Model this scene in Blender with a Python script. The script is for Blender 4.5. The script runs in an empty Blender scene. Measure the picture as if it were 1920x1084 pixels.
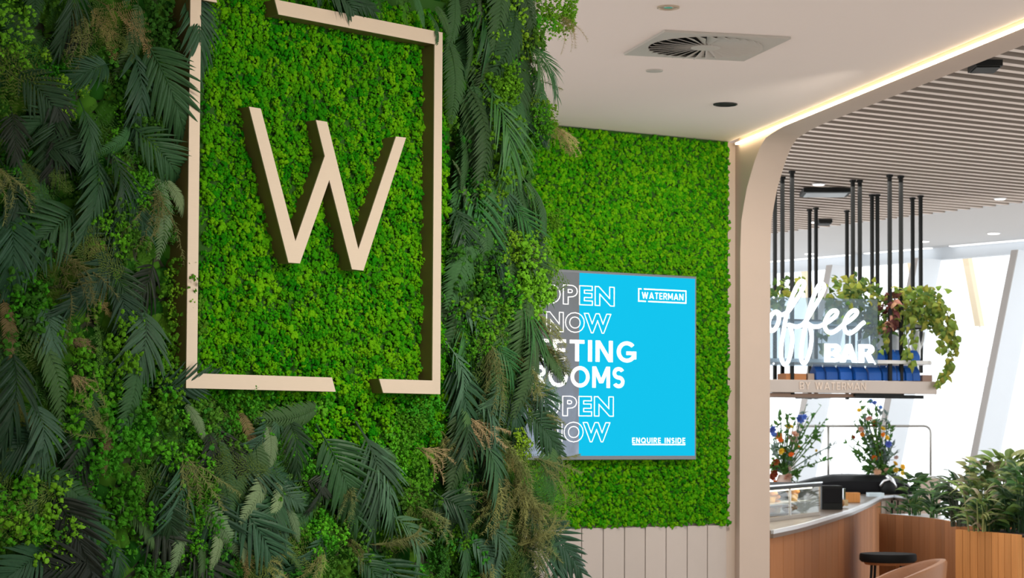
import bpy, bmesh, math, random
import numpy as np
from mathutils import Vector, Matrix

C = bpy.context.scene.collection
rnd = random.Random(7)
nr = np.random.default_rng(11)
PI = math.pi

# ------------------------------------------------------------------ camera
CAMZ = 1.7
FPX, PITCH, ROLL, SHY = 4000.0, 0.0395, 0.0051, 113.18
_cp, _sp = math.cos(PITCH), math.sin(PITCH)
FWD = np.array([0, _cp, _sp]); _u0 = np.array([0, -_sp, _cp]); _r0 = np.array([1.0, 0, 0])
RGT = _r0 * math.cos(ROLL) + _u0 * math.sin(ROLL)
UPV = -_r0 * math.sin(ROLL) + _u0 * math.cos(ROLL)
EYE = np.array([0, 0, CAMZ])
cd = bpy.data.cameras.new('camera'); cam = bpy.data.objects.new('camera', cd); C.objects.link(cam)
M = Matrix.Identity(4)
for i in range(3):
    M[i][0], M[i][1], M[i][2] = RGT[i], UPV[i], -FWD[i]
    M[i][3] = EYE[i]
cam.matrix_world = M
cd.sensor_width = 36; cd.lens = 36 * FPX / 1920; cd.shift_y = SHY / 1920
cd.clip_start = 0.1; cd.clip_end = 400
cd.dof.use_dof = True; cd.dof.focus_distance = 7.2; cd.dof.aperture_fstop = 13
bpy.context.scene.camera = cam

# ------------------------------------------------------------------ light, world, exposure
sc = bpy.context.scene
sc.view_settings.view_transform = 'Standard'
sc.view_settings.look = 'None'
sc.view_settings.gamma = 1
sc.view_settings.use_curve_mapping = False
sc.view_settings.exposure = 0.0
W = bpy.data.worlds.new('sky'); sc.world = W; W.use_nodes = True
bg = W.node_tree.nodes['Background']
bg.inputs[0].default_value = (0.93, 0.97, 1.0, 1); bg.inputs[1].default_value = 1.9

def area(name, loc, target, sx, sy, power, col=(1, 1, 1), spread=PI):
    l = bpy.data.lights.new(name, 'AREA'); l.shape = 'RECTANGLE'; l.size = sx; l.size_y = sy
    l.energy = power; l.color = col; l.spread = spread
    o = bpy.data.objects.new(name, l); C.objects.link(o); o.location = loc
    o.rotation_euler = (Vector(target) - Vector(loc)).to_track_quat('-Z', 'Y').to_euler()
    return o

def spot(name, loc, target, power, angle, blend=0.6, col=(1, 1, 1), r=0.05):
    l = bpy.data.lights.new(name, 'SPOT'); l.energy = power; l.spot_size = math.radians(angle); l.spot_blend = blend
    l.color = col; l.shadow_soft_size = r
    o = bpy.data.objects.new(name, l); C.objects.link(o); o.location = loc
    o.rotation_euler = (Vector(target) - Vector(loc)).to_track_quat('-Z', 'Y').to_euler()
    return o

CEIL = CAMZ + 1.96
SLATZ = CAMZ + 2.2
WARM = (1.0, 0.86, 0.70)
# ceiling spotlights of the lobby, aimed at the plant wall and the far moss panel
spot('spotlight_frame', (1.7, 4.6, CEIL - 0.12), (-0.35, 6.9, 2.25), 215, 52, 0.9, (1, 0.93, 0.82), 0.09)
spot('spotlight_low', (1.5, 5.4, CEIL - 0.12), (0.05, 7.15, 1.5), 130, 60, 0.9, (1, 0.93, 0.82), 0.09)
spot('spotlight_screen', (1.9, 11.2, CEIL - 0.10), (0.95, 13.9, 2.2), 250, 75, 0.9, (1, 0.93, 0.80), 0.08)
# unseen area lamps added to fill lobby and cafe with light
area('lobby_fill_light', (1.6, 0.8, CEIL - 0.05), (1.6, 0.8, 0), 2.2, 2.2, 130, (1, 0.94, 0.88))
area('cafe_fill_light', (3.2, 16.5, SLATZ - 0.06), (3.2, 16.5, 0), 2.0, 4.0, 90, (1, 0.95, 0.9))

# ------------------------------------------------------------------ pixel helpers (photo points onto real planes)
def ray(x, y): return FWD + RGT * ((x - 960) / FPX) - UPV * ((y - 542 - SHY) / FPX)
def onz(x, y, z): d = ray(x, y); return EYE + d * ((z - CAMZ) / d[2])
def ony(x, y, Y): d = ray(x, y); return EYE + d * (Y / d[1])
def onpl(x, y, p0, n): d = ray(x, y); return EYE + d * (np.dot(np.asarray(p0, float) - EYE, n) / np.dot(d, n))
def V3(*a): return np.array(a, float)
def unit(v): v = np.asarray(v, float); return v / np.linalg.norm(v)

class Frame:
    def __init__(s, o, u, v, n): s.o, s.u, s.v, s.n = map(lambda q: np.asarray(q, float), (o, u, v, n))
    def pt(s, u, v, n=0.0): return s.o + s.u * u + s.v * v + s.n * n
    def px(s, x, y, n=0.0):
        q = onpl(x, y, s.o + s.n * n, s.n) - s.o
        return q @ s.u, q @ s.v
ZV = V3(0, 0, 1)
_a, _b = 0.7549, 1.0214
FW = Frame((-0.9543, 6.2667, CAMZ + 0.1287), (math.sin(_a), math.cos(_a), 0), ZV, (math.cos(_a), -math.sin(_a), 0))   # plant wall, plane of the frame front
FS = Frame((1.4518, 14.1889, CAMZ), (math.sin(_b), math.cos(_b), 0), ZV, (math.cos(_b), -math.sin(_b), 0))            # far moss wall
dA0, dA1 = onz(1384, 266, CEIL), onz(1920, 44, CEIL)
dA = unit(dA1 - dA0)                       # along the portal wall, towards the lobby
nA = V3(-dA[1], dA[0], 0)                  # to the cafe side
FA = Frame((dA0[0], dA0[1], 0), dA, ZV, -nA)

# ------------------------------------------------------------------ materials
MATS = {}
def mat(name, col, rough=0.6, metal=0.0, noise=None, bump=None, var=0.0, hue=0.0, spec=0.4, emit=None, tint=0.0, coat=0.0, aniso=None):
    if name in MATS: return MATS[name]
    m = bpy.data.materials.new(name); MATS[name] = m; m.use_nodes = True
    nt = m.node_tree; b = nt.nodes['Principled BSDF']; L = nt.links.new
    b.inputs['Base Color'].default_value = (*col, 1); b.inputs['Roughness'].default_value = rough
    b.inputs['Metallic'].default_value = metal; b.inputs['Specular IOR Level'].default_value = spec
    b.inputs['Coat Weight'].default_value = coat
    out = None
    def N(t, **k):
        n = nt.nodes.new(t)
        for a, v in k.items(): setattr(n, a, v)
        return n
    def rgb():
        r = N('ShaderNodeRGB'); r.outputs[0].default_value = (*col, 1); return r.outputs[0]
    if noise or var or hue or tint: out = rgb()
    def scale_by(colsock, facsock, amt):   # multiply by 1 + amt*(fac-0.5)*2
        mm = N('ShaderNodeMath', operation='MULTIPLY_ADD'); mm.inputs[1].default_value = 2 * amt; mm.inputs[2].default_value = 1 - amt
        L(facsock, mm.inputs[0])
        vm = N('ShaderNodeVectorMath', operation='SCALE'); L(colsock, vm.inputs[0]); L(mm.outputs[0], vm.inputs[3])
        return vm.outputs[0]
    if noise:
        tc = N('ShaderNodeTexCoord'); nz = N('ShaderNodeTexNoise'); nz.inputs['Scale'].default_value = noise[0]; nz.inputs['Detail'].default_value = 4
        if len(noise) > 2:
            mp = N('ShaderNodeMapping'); mp.inputs['Scale'].default_value = noise[2]; L(tc.outputs['Object'], mp.inputs[0]); L(mp.outputs[0], nz.inputs['Vector'])
        else: L(tc.outputs['Object'], nz.inputs['Vector'])
        out = scale_by(out, nz.outputs[0], noise[1])
    if var or hue:
        oi = N('ShaderNodeObjectInfo')
        if var: out = scale_by(out, oi.outputs['Random'], var)
        if hue:
            hs = N('ShaderNodeHueSaturation'); mm = N('ShaderNodeMath', operation='MULTIPLY_ADD'); mm.inputs[1].default_value = 2 * hue; mm.inputs[2].default_value = 0.5 - hue
            fr = N('ShaderNodeMath', operation='FRACT'); m2 = N('ShaderNodeMath', operation='MULTIPLY'); m2.inputs[1].default_value = 7.31
            L(oi.outputs['Random'], m2.inputs[0]); L(m2.outputs[0], fr.inputs[0]); L(fr.outputs[0], mm.inputs[0]); L(mm.outputs[0], hs.inputs['Hue']); L(out, hs.inputs['Color']); out = hs.outputs[0]
    if tint:
        at = N('ShaderNodeAttribute', attribute_name='tint'); out = scale_by(out, at.outputs['Fac'], tint)
        hs = N('ShaderNodeHueSaturation'); mm = N('ShaderNodeMath', operation='MULTIPLY_ADD'); mm.inputs[1].default_value = -0.05; mm.inputs[2].default_value = 0.525
        L(at.outputs['Fac'], mm.inputs[0]); L(mm.outputs[0], hs.inputs['Hue']); L(out, hs.inputs['Color']); out = hs.outputs[0]
    if out is not None: L(out, b.inputs['Base Color'])
    if bump:
        tc = N('ShaderNodeTexCoord'); nz = N('ShaderNodeTexNoise'); nz.inputs['Scale'].default_value = bump[0]; nz.inputs['Detail'].default_value = 3
        if len(bump) > 2:
            mp = N('ShaderNodeMapping'); mp.inputs['Scale'].default_value = bump[2]; L(tc.outputs['Object'], mp.inputs[0]); L(mp.outputs[0], nz.inputs['Vector'])
        else: L(tc.outputs['Object'], nz.inputs['Vector'])
        bp = N('ShaderNodeBump'); bp.inputs['Strength'].default_value = bump[1]; bp.inputs['Distance'].default_value = 0.01
        L(nz.outputs[0], bp.inputs['Height']); L(bp.outputs[0], b.inputs['Normal'])
    if emit:
        b.inputs['Emission Color'].default_value = (*emit[0], 1); b.inputs['Emission Strength'].default_value = emit[1]
    return m

def leafmat(name, col, rough=0.5, var=0.35, hue=0.02, trans=0.25):
    """leaf: principled plus some real translucency"""
    m = mat(name, col, rough, var=var, hue=hue, spec=0.2, noise=(40, 0.25))
    nt = m.node_tree; b = nt.nodes['Principled BSDF']; o = nt.nodes['Material Output']
    t = nt.nodes.new('ShaderNodeBsdfTranslucent'); mx = nt.nodes.new('ShaderNodeMixShader'); mx.inputs[0].default_value = trans
    src = b.inputs['Base Color'].links[0].from_socket
    nt.links.new(src, t.inputs[0]); nt.links.new(b.outputs[0], mx.inputs[1]); nt.links.new(t.outputs[0], mx.inputs[2]); nt.links.new(mx.outputs[0], o.inputs[0])
    return m

def glassmat(name, tint=(1, 1, 1), refl=0.08, rough=0.02, body=0.0, bodycol=(0.5, 0.55, 0.6)):
    m = bpy.data.materials.new(name); MATS[name] = m; m.use_nodes = True; nt = m.node_tree; nt.nodes.clear(); N = nt.nodes.new; L = nt.links.new
    o = N('ShaderNodeOutputMaterial'); t = N('ShaderNodeBsdfTransparent'); t.inputs[0].default_value = (*tint, 1)
    g = N('ShaderNodeBsdfGlossy'); g.inputs['Roughness'].default_value = rough
    f = N('ShaderNodeLayerWeight'); f.inputs[0].default_value = 0.5
    pw = N('ShaderNodeMath'); pw.operation = 'POWER'; pw.inputs[1].default_value = 5; L(f.outputs['Facing'], pw.inputs[0])
    ma = N('ShaderNodeMath'); ma.operation = 'MULTIPLY_ADD'; ma.inputs[1].default_value = 0.5; ma.inputs[2].default_value = 0.02; L(pw.outputs[0], ma.inputs[0])
    mx = N('ShaderNodeMixShader'); L(ma.outputs[0], mx.inputs[0]); L(t.outputs[0], mx.inputs[1]); L(g.outputs[0], mx.inputs[2])
    last = mx.outputs[0]
    if body:
        d = N('ShaderNodeBsdfDiffuse'); d.inputs[0].default_value = (*bodycol, 1); m2 = N('ShaderNodeMixShader'); m2.inputs[0].default_value = body
        L(last, m2.inputs[1]); L(d.outputs[0], m2.inputs[2]); last = m2.outputs[0]
    L(last, o.inputs[0]); return m

# ------------------------------------------------------------------ mesh building
ORG = {}     # world origin of each thing, by object
class MB:
    def __init__(s): s.v = []; s.f = []
    def add(s, vs, fs):
        k = len(s.v); s.v += [tuple(map(float, p)) for p in vs]; s.f += [tuple(i + k for i in f) for f in fs]; return s
    def box(s, c, sx, sy, sz, ax=(1, 0, 0), ay=(0, 1, 0), az=(0, 0, 1)):
        c, ax, ay, az = (np.asarray(q, float) for q in (c, ax, ay, az))
        vs = [c + ax * (i * sx / 2) + ay * (j * sy / 2) + az * (k * sz / 2) for k in (-1, 1) for j in (-1, 1) for i in (-1, 1)]
        return s.add(vs, [(0, 2, 3, 1), (4, 5, 7, 6), (0, 1, 5, 4), (2, 6, 7, 3), (0, 4, 6, 2), (1, 3, 7, 5)])
    def fbox(s, F, u0, u1, v0, v1, n0, n1):
        return s.add([F.pt(u, v, n) for n in (n0, n1) for v in (v0, v1) for u in (u0, u1)],
                     [(0, 2, 3, 1), (4, 5, 7, 6), (0, 1, 5, 4), (2, 6, 7, 3), (0, 4, 6, 2), (1, 3, 7, 5)])
    def prism(s, pts0, pts1):
        """solid between two matching outlines"""
        n = len(pts0)
        return s.add(list(pts0) + list(pts1), [tuple(range(n))[::-1], tuple(range(n, 2 * n))] + [(i, (i + 1) % n, n + (i + 1) % n, n + i) for i in range(n)])
    def fprism(s, F, poly, n0, n1): return s.prism([F.pt(u, v, n0) for u, v in poly], [F.pt(u, v, n1) for u, v in poly])
    def tube(s, pts, r, n=8, caps=True):
        P = [np.asarray(p, float) for p in pts]; m = len(P); vs = []; fs = []
        T = [unit(P[min(i + 1, m - 1)] - P[max(i - 1, 0)]) for i in range(m)]
        ref = V3(0, 0, 1) if abs(T[0][2]) < 0.9 else V3(1, 0, 0)
        x = unit(np.cross(ref, T[0]))
        for i in range(m):
            x = x - T[i] * (x @ T[i]); x = unit(x); y = np.cross(T[i], x)
            ri = r[i] if hasattr(r, '__len__') else r
            for k in range(n):
                a = 2 * PI * k / n; vs.append(P[i] + (x * math.cos(a) + y * math.sin(a)) * ri)
        for i in range(m - 1):
            for k in range(n): fs.append((i * n + k, i * n + (k + 1) % n, (i + 1) * n + (k + 1) % n, (i + 1) * n + k))
        if caps: fs += [tuple(range(n))[::-1], tuple(range((m - 1) * n, m * n))]
        return s.add(vs, fs)
    def lathe(s, c, prof, n=24, ax=(1, 0, 0), ay=(0, 1, 0), az=(0, 0, 1)):
        c, ax, ay, az = (np.asarray(q, float) for q in (c, ax, ay, az)); vs = []; fs = []; m = len(prof)
        for r, z in prof:
            for k in range(n):
                a = 2 * PI * k / n; vs.append(c + (ax * math.cos(a) + ay * math.sin(a)) * r + az * z)
        for i in range(m - 1):
            for k in range(n): fs.append((i * n + k, i * n + (k + 1) % n, (i + 1) * n + (k + 1) % n, (i + 1) * n + k))
        fs += [tuple(range(n))[::-1], tuple(range((m - 1) * n, m * n))]
        return s.add(vs, fs)
    def mesh(s, name, org=(0, 0, 0)):
        me = bpy.data.meshes.new(name); o = np.asarray(org, float)
        me.from_pydata([tuple(np.asarray(p) - o) for p in s.v], [], s.f); me.validate(); return me
    def build(s, name, m, parent=None, smooth=False, bevel=0.0, props=None):
        org = ORG.get(parent.name, (0, 0, 0)) if parent else (0, 0, 0)
        me = s.mesh(name, org)
        bm = bmesh.new(); bm.from_mesh(me); bmesh.ops.recalc_face_normals(bm, faces=bm.faces)
        if bevel:
            es = [e for e in bm.edges if len(e.link_faces) == 2 and e.calc_face_angle(0) > 0.6]
            bmesh.ops.bevel(bm, geom=es, offset=bevel, segments=2, profile=0.5, affect='EDGES', clamp_overlap=True)
        bm.to_mesh(me); bm.free()
        if smooth:
            me.polygons.foreach_set('use_smooth', [True] * len(me.polygons))
            if smooth != 'full': me.set_sharp_from_angle(angle=0.7)
        return link(name, me, m, parent, props)

def link(name, me, m, parent=None, props=None):
    if m is not None and len(me.materials) == 0: me.materials.append(m)
    o = bpy.data.objects.new(name, me); C.objects.link(o)
    if parent is not None:
        o.parent = parent; ORG[o.name] = ORG.get(parent.name, (0, 0, 0))
    for k, v in (props or {}).items(): o[k] = v
    return o

def thing(name, label, cat, loc=(0, 0, 0), group=None):
    o = bpy.data.objects.new(name, None); C.objects.link(o); o.location = tuple(map(float, loc)); o.empty_display_size = 0.1
    o['label'] = label; o['category'] = cat
    if group: o['group'] = group
    ORG[o.name] = tuple(map(float, loc)); return o

def tag(o, label, cat, group=None):
    o['label'] = label; o['category'] = cat
    if group: o['group'] = group
    return o

def struct(o): o['kind'] = 'structure'; return o

def place(me, name, m, parent, mw, props=None):
    """a part sharing a mesh, set by a world matrix"""
    if len(me.materials) == 0: me.materials.append(m)
    o = bpy.data.objects.new(name, me); C.objects.link(o); o.parent = parent
    po = Vector(ORG.get(parent.name, (0, 0, 0)))
    mm = mw.copy(); mm.translation = mw.translation - po
    o.matrix_basis = mm
    for k, v in (props or {}).items(): o[k] = v
    if m is not None and me.materials[0] != m:
        o.material_slots[0].link = 'OBJECT'; o.material_slots[0].material = m
    return o

def basis(p, x, z):
    """world matrix with X axis x, Z axis near z"""
    x = unit(x); z = np.asarray(z, float); z = unit(z - x * (z @ x)); y = np.cross(z, x)
    mw = Matrix.Identity(4)
    for i in range(3): mw[i][0], mw[i][1], mw[i][2], mw[i][3] = x[i], y[i], z[i], p[i]
    return mw

def text_mesh(txt, weight=0.0, outline=0.0, spacing=1.0):
    cu = bpy.data.curves.new('lettering', 'FONT'); cu.body = txt; cu.size = 1; cu.offset = weight; cu.space_character = spacing; cu.resolution_u = 4
    if outline:
        cu.fill_mode = 'NONE'; cu.bevel_depth = outline; cu.bevel_resolution = 0
    else: cu.extrude = 0.02
    o = bpy.data.objects.new('lettering', cu); C.objects.link(o)
    dg = bpy.context.evaluated_depsgraph_get(); dg.update()
    me = bpy.data.meshes.new_from_object(o.evaluated_get(dg))
    vs = np.array([v.co[:] for v in me.vertices]); fs = [tuple(p.vertices) for p in me.polygons]
    bpy.data.objects.remove(o); bpy.data.curves.remove(cu); bpy.data.meshes.remove(me)
    return vs, fs

def letters(F, txt, u0, u1, v0, v1, n0, depth, name, m, parent, weight=0.0, outline=0.0, spacing=1.0):
    vs, fs = text_mesh(txt, weight, outline, spacing)
    lo, hi = vs.min(0), vs.max(0); mb = MB()
    dz = max(hi[2] - lo[2], 1e-6)
    pts = [F.pt(u0 + (p[0] - lo[0]) / (hi[0] - lo[0]) * (u1 - u0), v0 + (p[1] - lo[1]) / (hi[1] - lo[1]) * (v1 - v0), n0 + (p[2] - lo[2]) / dz * depth) for p in vs]
    mb.add(pts, fs)
    return mb.build(name, m, parent)

# ---- plain bold sans capitals drawn as strokes (cap height 1)
def strokes(ch, h):
    """(width, list of outline polygons) of a capital with stroke half width h"""
    out = []
    def box(x0, x1, y0, y1): out.append([(x0, y0), (x1, y0), (x1, y1), (x0, y1)])
    def V(x, y0=0, y1=1): box(x - h, x + h, y0, y1)
    def Hz(x0, x1, y): box(x0, x1, y - h * .95, y + h * .95)
    def dia(x0, y0, x1, y1, k=1.12): q = h * k; out.append([(x0 - q, y0), (x0 + q, y0), (x1 + q, y1), (x1 - q, y1)])
    def arc(cx, cy, rx, ry, a0, a1, n=22):
        P = [(math.radians(a0 + (a1 - a0) * i / n)) for i in range(n + 1)]
        for i in range(n):
            out.append([(cx + math.cos(P[k]) * (rx + d), cy + math.sin(P[k]) * (ry + d)) for k, d in ((i, h), (i + 1, h), (i + 1, -h), (i, -h))])
    if ch == 'I': w = 2 * h; V(h)
    elif ch == 'E': w = .58; V(h); [Hz(h, w - .03 * (y == .5), y) for y in (h, .5, 1 - h)]
    elif ch == 'T': w = .66; V(w / 2); Hz(0, w, 1 - h)
    elif ch == 'N': w = .78; V(h); V(w - h); dia(h * 1.1, 1, w - h * 1.1, 0)
    elif ch == 'M': w = .92; V(h); V(w - h); dia(h * 1.1, 1, w / 2, .22); dia(w - h * 1.1, 1, w / 2, .22)
    elif ch == 'A': w = .90; dia(w / 2, 1, h * 1.1, 0); dia(w / 2, 1, w - h * 1.1, 0); Hz(.2, w - .2, .27)
    elif ch == 'W': w = 1.22; dia(h * 1.1, 1, .34, 0); dia(w / 2, 1, .34, 0); dia(w / 2, 1, w - .34, 0); dia(w - h * 1.1, 1, w - .34, 0)
    elif ch == 'O': w = .98; arc(w / 2, .5, w / 2 - h, .5 - h, 0, 360, 40)
    elif ch == 'Q': w = .98; arc(w / 2, .5, w / 2 - h, .5 - h, 0, 360, 40); dia(w - h * .9, -.02, w / 2 + .06, .34)
    elif ch == 'G': w = .92; arc(w / 2 + .02, .5, w / 2 - h, .5 - h, 42, 330, 34); Hz(w / 2, w, .44); V(w - h, .16, .5)
    elif ch == 'S': w = .62; q = (.5 - h) / 2; arc(w / 2, .5 + q, w / 2 - h, q, 28, 270, 20); arc(w / 2, h + q, w / 2 - h, q, -152, 90, 20)
    elif ch == 'U': w = .74; V(h, .36); V(w - h, .36); arc(w / 2, .36, w / 2 - h, .36 - h, 180, 360, 20)
    elif ch == 'D': w = .80; V(h); Hz(h, w * .5, h); Hz(h, w * .5, 1 - h); arc(w * .5, .5, w * .5 - h, .5 - h, -90, 90, 22)
    elif ch in 'RPB':
        w = .68; V(h); r = .27; Hz(h, w - r, 1 - h); Hz(h, w - r, .46); arc(w - r, .73, r - h, .27 - h * .95, -90, 90, 16)
        if ch == 'R': dia(w - r - .02, .46, w - h * .9, 0)
        if ch == 'B': Hz(h, w - r, h); arc(w - r + .02, .23 + h * .25, r - h, .23 - h * .75, -90, 90, 16)
    elif ch == 'Y': w = .8; dia(h * 1.1, 1, w / 2, .45); dia(w - h * 1.1, 1, w / 2, .45); V(w / 2, 0, .48)
    else: w = .34
    return w, out

def capitals(F, txt, u0, u1, v0, v1, n0, depth, name, m, parent, h=.09, gap=.16):
    x = 0; polys = []
    for ch in txt:
        w, ps = strokes(ch, h)
        polys += [[(x + a, b) for a, b in p] for p in ps]; x += w + gap
    x -= gap; mb = MB(); sx, sy = (u1 - u0) / x, v1 - v0
    for i, p in enumerate(polys):
        e = depth + 1e-5 * (i % 5)
        mb.fprism(F, [(u0 + a * sx, v0 + b * sy) for a, b in p], n0, n0 + e)
    return mb.build(name, m, parent)

def big_mesh(name, verts, faces, m, parent=None, tint=None, props=None):
    """verts Nx3, faces Mx3 triangles in world space"""
    org = np.asarray(ORG.get(parent.name, (0, 0, 0)) if parent else (0, 0, 0), float)
    me = bpy.data.meshes.new(name); nv, nf = len(verts), len(faces)
    me.vertices.add(nv); me.vertices.foreach_set('co', (verts - org).astype(np.float32).ravel())
    me.loops.add(nf * 3); me.loops.foreach_set('vertex_index', faces.astype(np.int32).ravel())
    me.polygons.add(nf); me.polygons.foreach_set('loop_start', np.arange(0, nf * 3, 3, dtype=np.int32))
    me.update(calc_edges=True)
    if tint is not None:
        at = me.attributes.new('tint', 'FLOAT', 'POINT'); at.data.foreach_set('value', tint.astype(np.float32))
    return link(name, me, m, parent, props)

def ico(sub):
    bm = bmesh.new(); bmesh.ops.create_icosphere(bm, subdivisions=sub, radius=1.0)
    v = np.array([q.co[:] for q in bm.verts]); f = np.array([[w.index for w in q.verts] for q in bm.faces]); bm.free(); return v, f

def clump_protos(sub, k, cut=-0.15, rough=0.22, lump=0.25):
    """cauliflower-like moss heads, only the half that faces out"""
    v0, f0 = ico(sub); out = []
    for i in range(k):
        v = v0.copy(); cen = nr.normal(size=(9, 3)); cen /= np.linalg.norm(cen, axis=1)[:, None]
        d = (v @ cen.T).max(1)
        r = 1 + lump * (d - 0.75) * 2 + nr.uniform(-rough, rough, len(v))
        v = v * r[:, None]
        keep = v[f0][:, :, 2].mean(1) > cut
        f = f0[keep]; used = np.unique(f); mp = -np.ones(len(v), int); mp[used] = np.arange(len(used))
        out.append((v[used], mp[f]))
    return out

def granule_protos(k, heads=14, gr=0.34, sub=1, cut=-0.1):
    """a moss head made of many little granules sitting on a dome"""
    out = []; v0, f0 = ico(sub)
    for i in range(k):
        V, Fc = [], []; kk = 0
        for j in range(heads):
            d = nr.normal(size=3); d[2] = abs(d[2]) * 0.9; d /= np.linalg.norm(d)
            r = gr * nr.uniform(0.7, 1.25)
            v = v0 * (1 + nr.uniform(-0.34, 0.34, len(v0)))[:, None] * r
            keep = (v0[f0].mean(1) @ (d * 0.8 + V3(0, 0, 0.5))) > cut
            f = f0[keep]; used = np.unique(f); mp = -np.ones(len(v), int); mp[used] = np.arange(len(used))
            V.append(v[used] + d * nr.uniform(0.55, 0.85)); Fc.append(mp[f] + kk); kk += len(used)
        out.append((np.concatenate(V), np.concatenate(Fc)))
    return out

def clumps(name, F, uvnr, protos, m, parent, flat=0.8, props=None, tint=None):
    VV, FF, TT = [], [], []; k = 0
    for i, (u, v, n, r) in enumerate(uvnr):
        pv, pf = protos[nr.integers(len(protos))]
        a = nr.uniform(0, 2 * PI); c, s = math.cos(a), math.sin(a)
        x = (pv[:, 0] * c - pv[:, 1] * s) * r; y = (pv[:, 0] * s + pv[:, 1] * c) * r; z = pv[:, 2] * r * flat
        VV.append(F.o + np.outer(u + x, F.u) + np.outer(v + y, F.v) + np.outer(n + z, F.n)); FF.append(pf + k); k += len(pv)
        TT.append(np.full(len(pv), tint(u, v) if tint else nr.uniform(0, 1)))
    p = {'kind': 'stuff'}; p.update(props or {})
    return big_mesh(name, np.concatenate(VV), np.concatenate(FF), m, parent, np.concatenate(TT), p)

def jgrid(u0, u1, v0, v1, d):
    out = []; j = 0; v = v0
    while v < v1:
        u = u0 + (d / 2 if j % 2 else 0)
        while u < u1:
            out.append((u + nr.uniform(-.4, .4) * d, v + nr.uniform(-.4, .4) * d)); u += d
        v += d * 0.87; j += 1
    return out

# ------------------------------------------------------------------ colours
m_ceil = mat('ceiling_paint', (0.86, 0.755, 0.70), 0.85)
m_wall = mat('wall_paint', (0.60, 0.50, 0.43), 0.8, noise=(3, 0.04))
m_portal = mat('portal_paint', (0.54, 0.43, 0.36), 0.7, noise=(6, 0.03))
m_floor = mat('floor_stone', (0.62, 0.56, 0.51), 0.35, noise=(4, 0.12))
m_dark = mat('dark_backing', (0.006, 0.008, 0.005), 0.9)
m_moss = mat('reindeer_moss', (0.066, 0.325, 0.003), 0.95, tint=0.35, noise=(9, 0.35), spec=0.05, bump=(420, 0.8))
m_moss2 = mat('far_moss', (0.068, 0.295, 0.003), 0.95, tint=0.32, noise=(6, 0.3), spec=0.05, bump=(300, 0.6))
m_base = mat('wall_moss', (0.035, 0.13, 0.010), 0.95, tint=0.5, noise=(6, 0.5), spec=0.1)
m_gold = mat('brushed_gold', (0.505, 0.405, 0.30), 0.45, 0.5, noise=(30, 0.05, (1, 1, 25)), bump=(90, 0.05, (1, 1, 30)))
m_goldside = mat('gold_return_shaded', (0.20, 0.15, 0.055), 0.45, 0.6)  # darker gold for the returns, their lack of light put into the colour
m_black = mat('black_steel', (0.010, 0.011, 0.010), 0.55, 0.0, spec=.2)
m_white = mat('white_ceramic', (0.85, 0.86, 0.88), 0.25)
m_led = mat('led_strip', (1, 1, 1), 0.5, emit=((1.0, 0.80, 0.50), 10.0))
m_lamp = mat('lamp_glow', (1, 1, 1), 0.5, emit=((1.0, 0.95, 0.88), 2.5))
m_neon = mat('neon_tube', (1, 1, 1), 0.4, emit=((0.93, 0.97, 1.0), 3.0))
m_chrome = mat('chrome', (0.8, 0.82, 0.84), 0.12, 1.0)

# ================================================================== STRUCTURE
struct(MB().box((2.0, 11, -0.05), 22, 40, 0.1).build('floor', m_floor))
# lobby ceiling: polygon bounded by the portal wall, the far moss wall and the lobby sides
gap = 0.055
cA = FA.pt(0.02, 0, gap); cB = FA.pt(19.0, 0, gap)
farL = FS.pt(-3.6, 0, -0.2); farR = FS.pt(0.02, 0, -0.2)
poly = [(-3.6, -6), (cB[0], cB[1]), (cA[0], cA[1]), (farR[0], farR[1]), (farL[0], farL[1]), (-3.6, 9.5)]
struct(MB().prism([V3(x, y, CEIL) for x, y in poly], [V3(x, y, CEIL + 0.12) for x, y in poly]).build('ceiling', m_ceil))

# lobby walls behind and beside the photographer
struct(MB().box((1.2, -6.05, CEIL / 2), 9.8, 0.1, CEIL).build('wall_front', mat('lobby_paint', (0.45, 0.42, 0.38), 0.8)))
struct(MB().box((-3.65, -0.5, CEIL / 2), 0.1, 11.0, CEIL).build('wall_side', MATS['lobby_paint']))
# plant wall backing
UL, UR = -1.75, 1.55
struct(MB().fbox(FW, UL, UR, -FW.o[2], CEIL - FW.o[2], -0.55, -0.11).build('wall_left', mat('wall_board', (0.05, 0.06, 0.03), 0.9)))

# far wall behind the moss panel, with planks below
wb = struct(MB().fbox(FS, -3.6, 0.085, -CAMZ, CEIL - CAMZ, -0.30, -0.05).build('wall_back', m_wall))
m_plank = mat('painted_plank', (0.47, 0.405, 0.365), 0.6, var=0.03, noise=(9, 0.03))
uj = [FS.px(x, 1030)[0] for x in (1366, 1330, 1292, 1252.5, 1213.5, 1174.5, 1134.5, 1094, 1054)]
dp = uj[-2] - uj[-1]
while uj[-1] > -3.3: uj.append(uj[-1] - dp)
for k in range(len(uj) - 1):
    p = MB(); p.fbox(FS, uj[k + 1] + 0.003, uj[k] - 0.003, -CAMZ + 0.0, -0.60, -0.049, -0.020)
    p.build('plank', m_plank, wb, bevel=0.002)
MB().fbox(FS, -3.4, -0.01, -CAMZ, -0.62, -0.0495, -0.046).build('backing', m_dark, wb)

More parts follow.
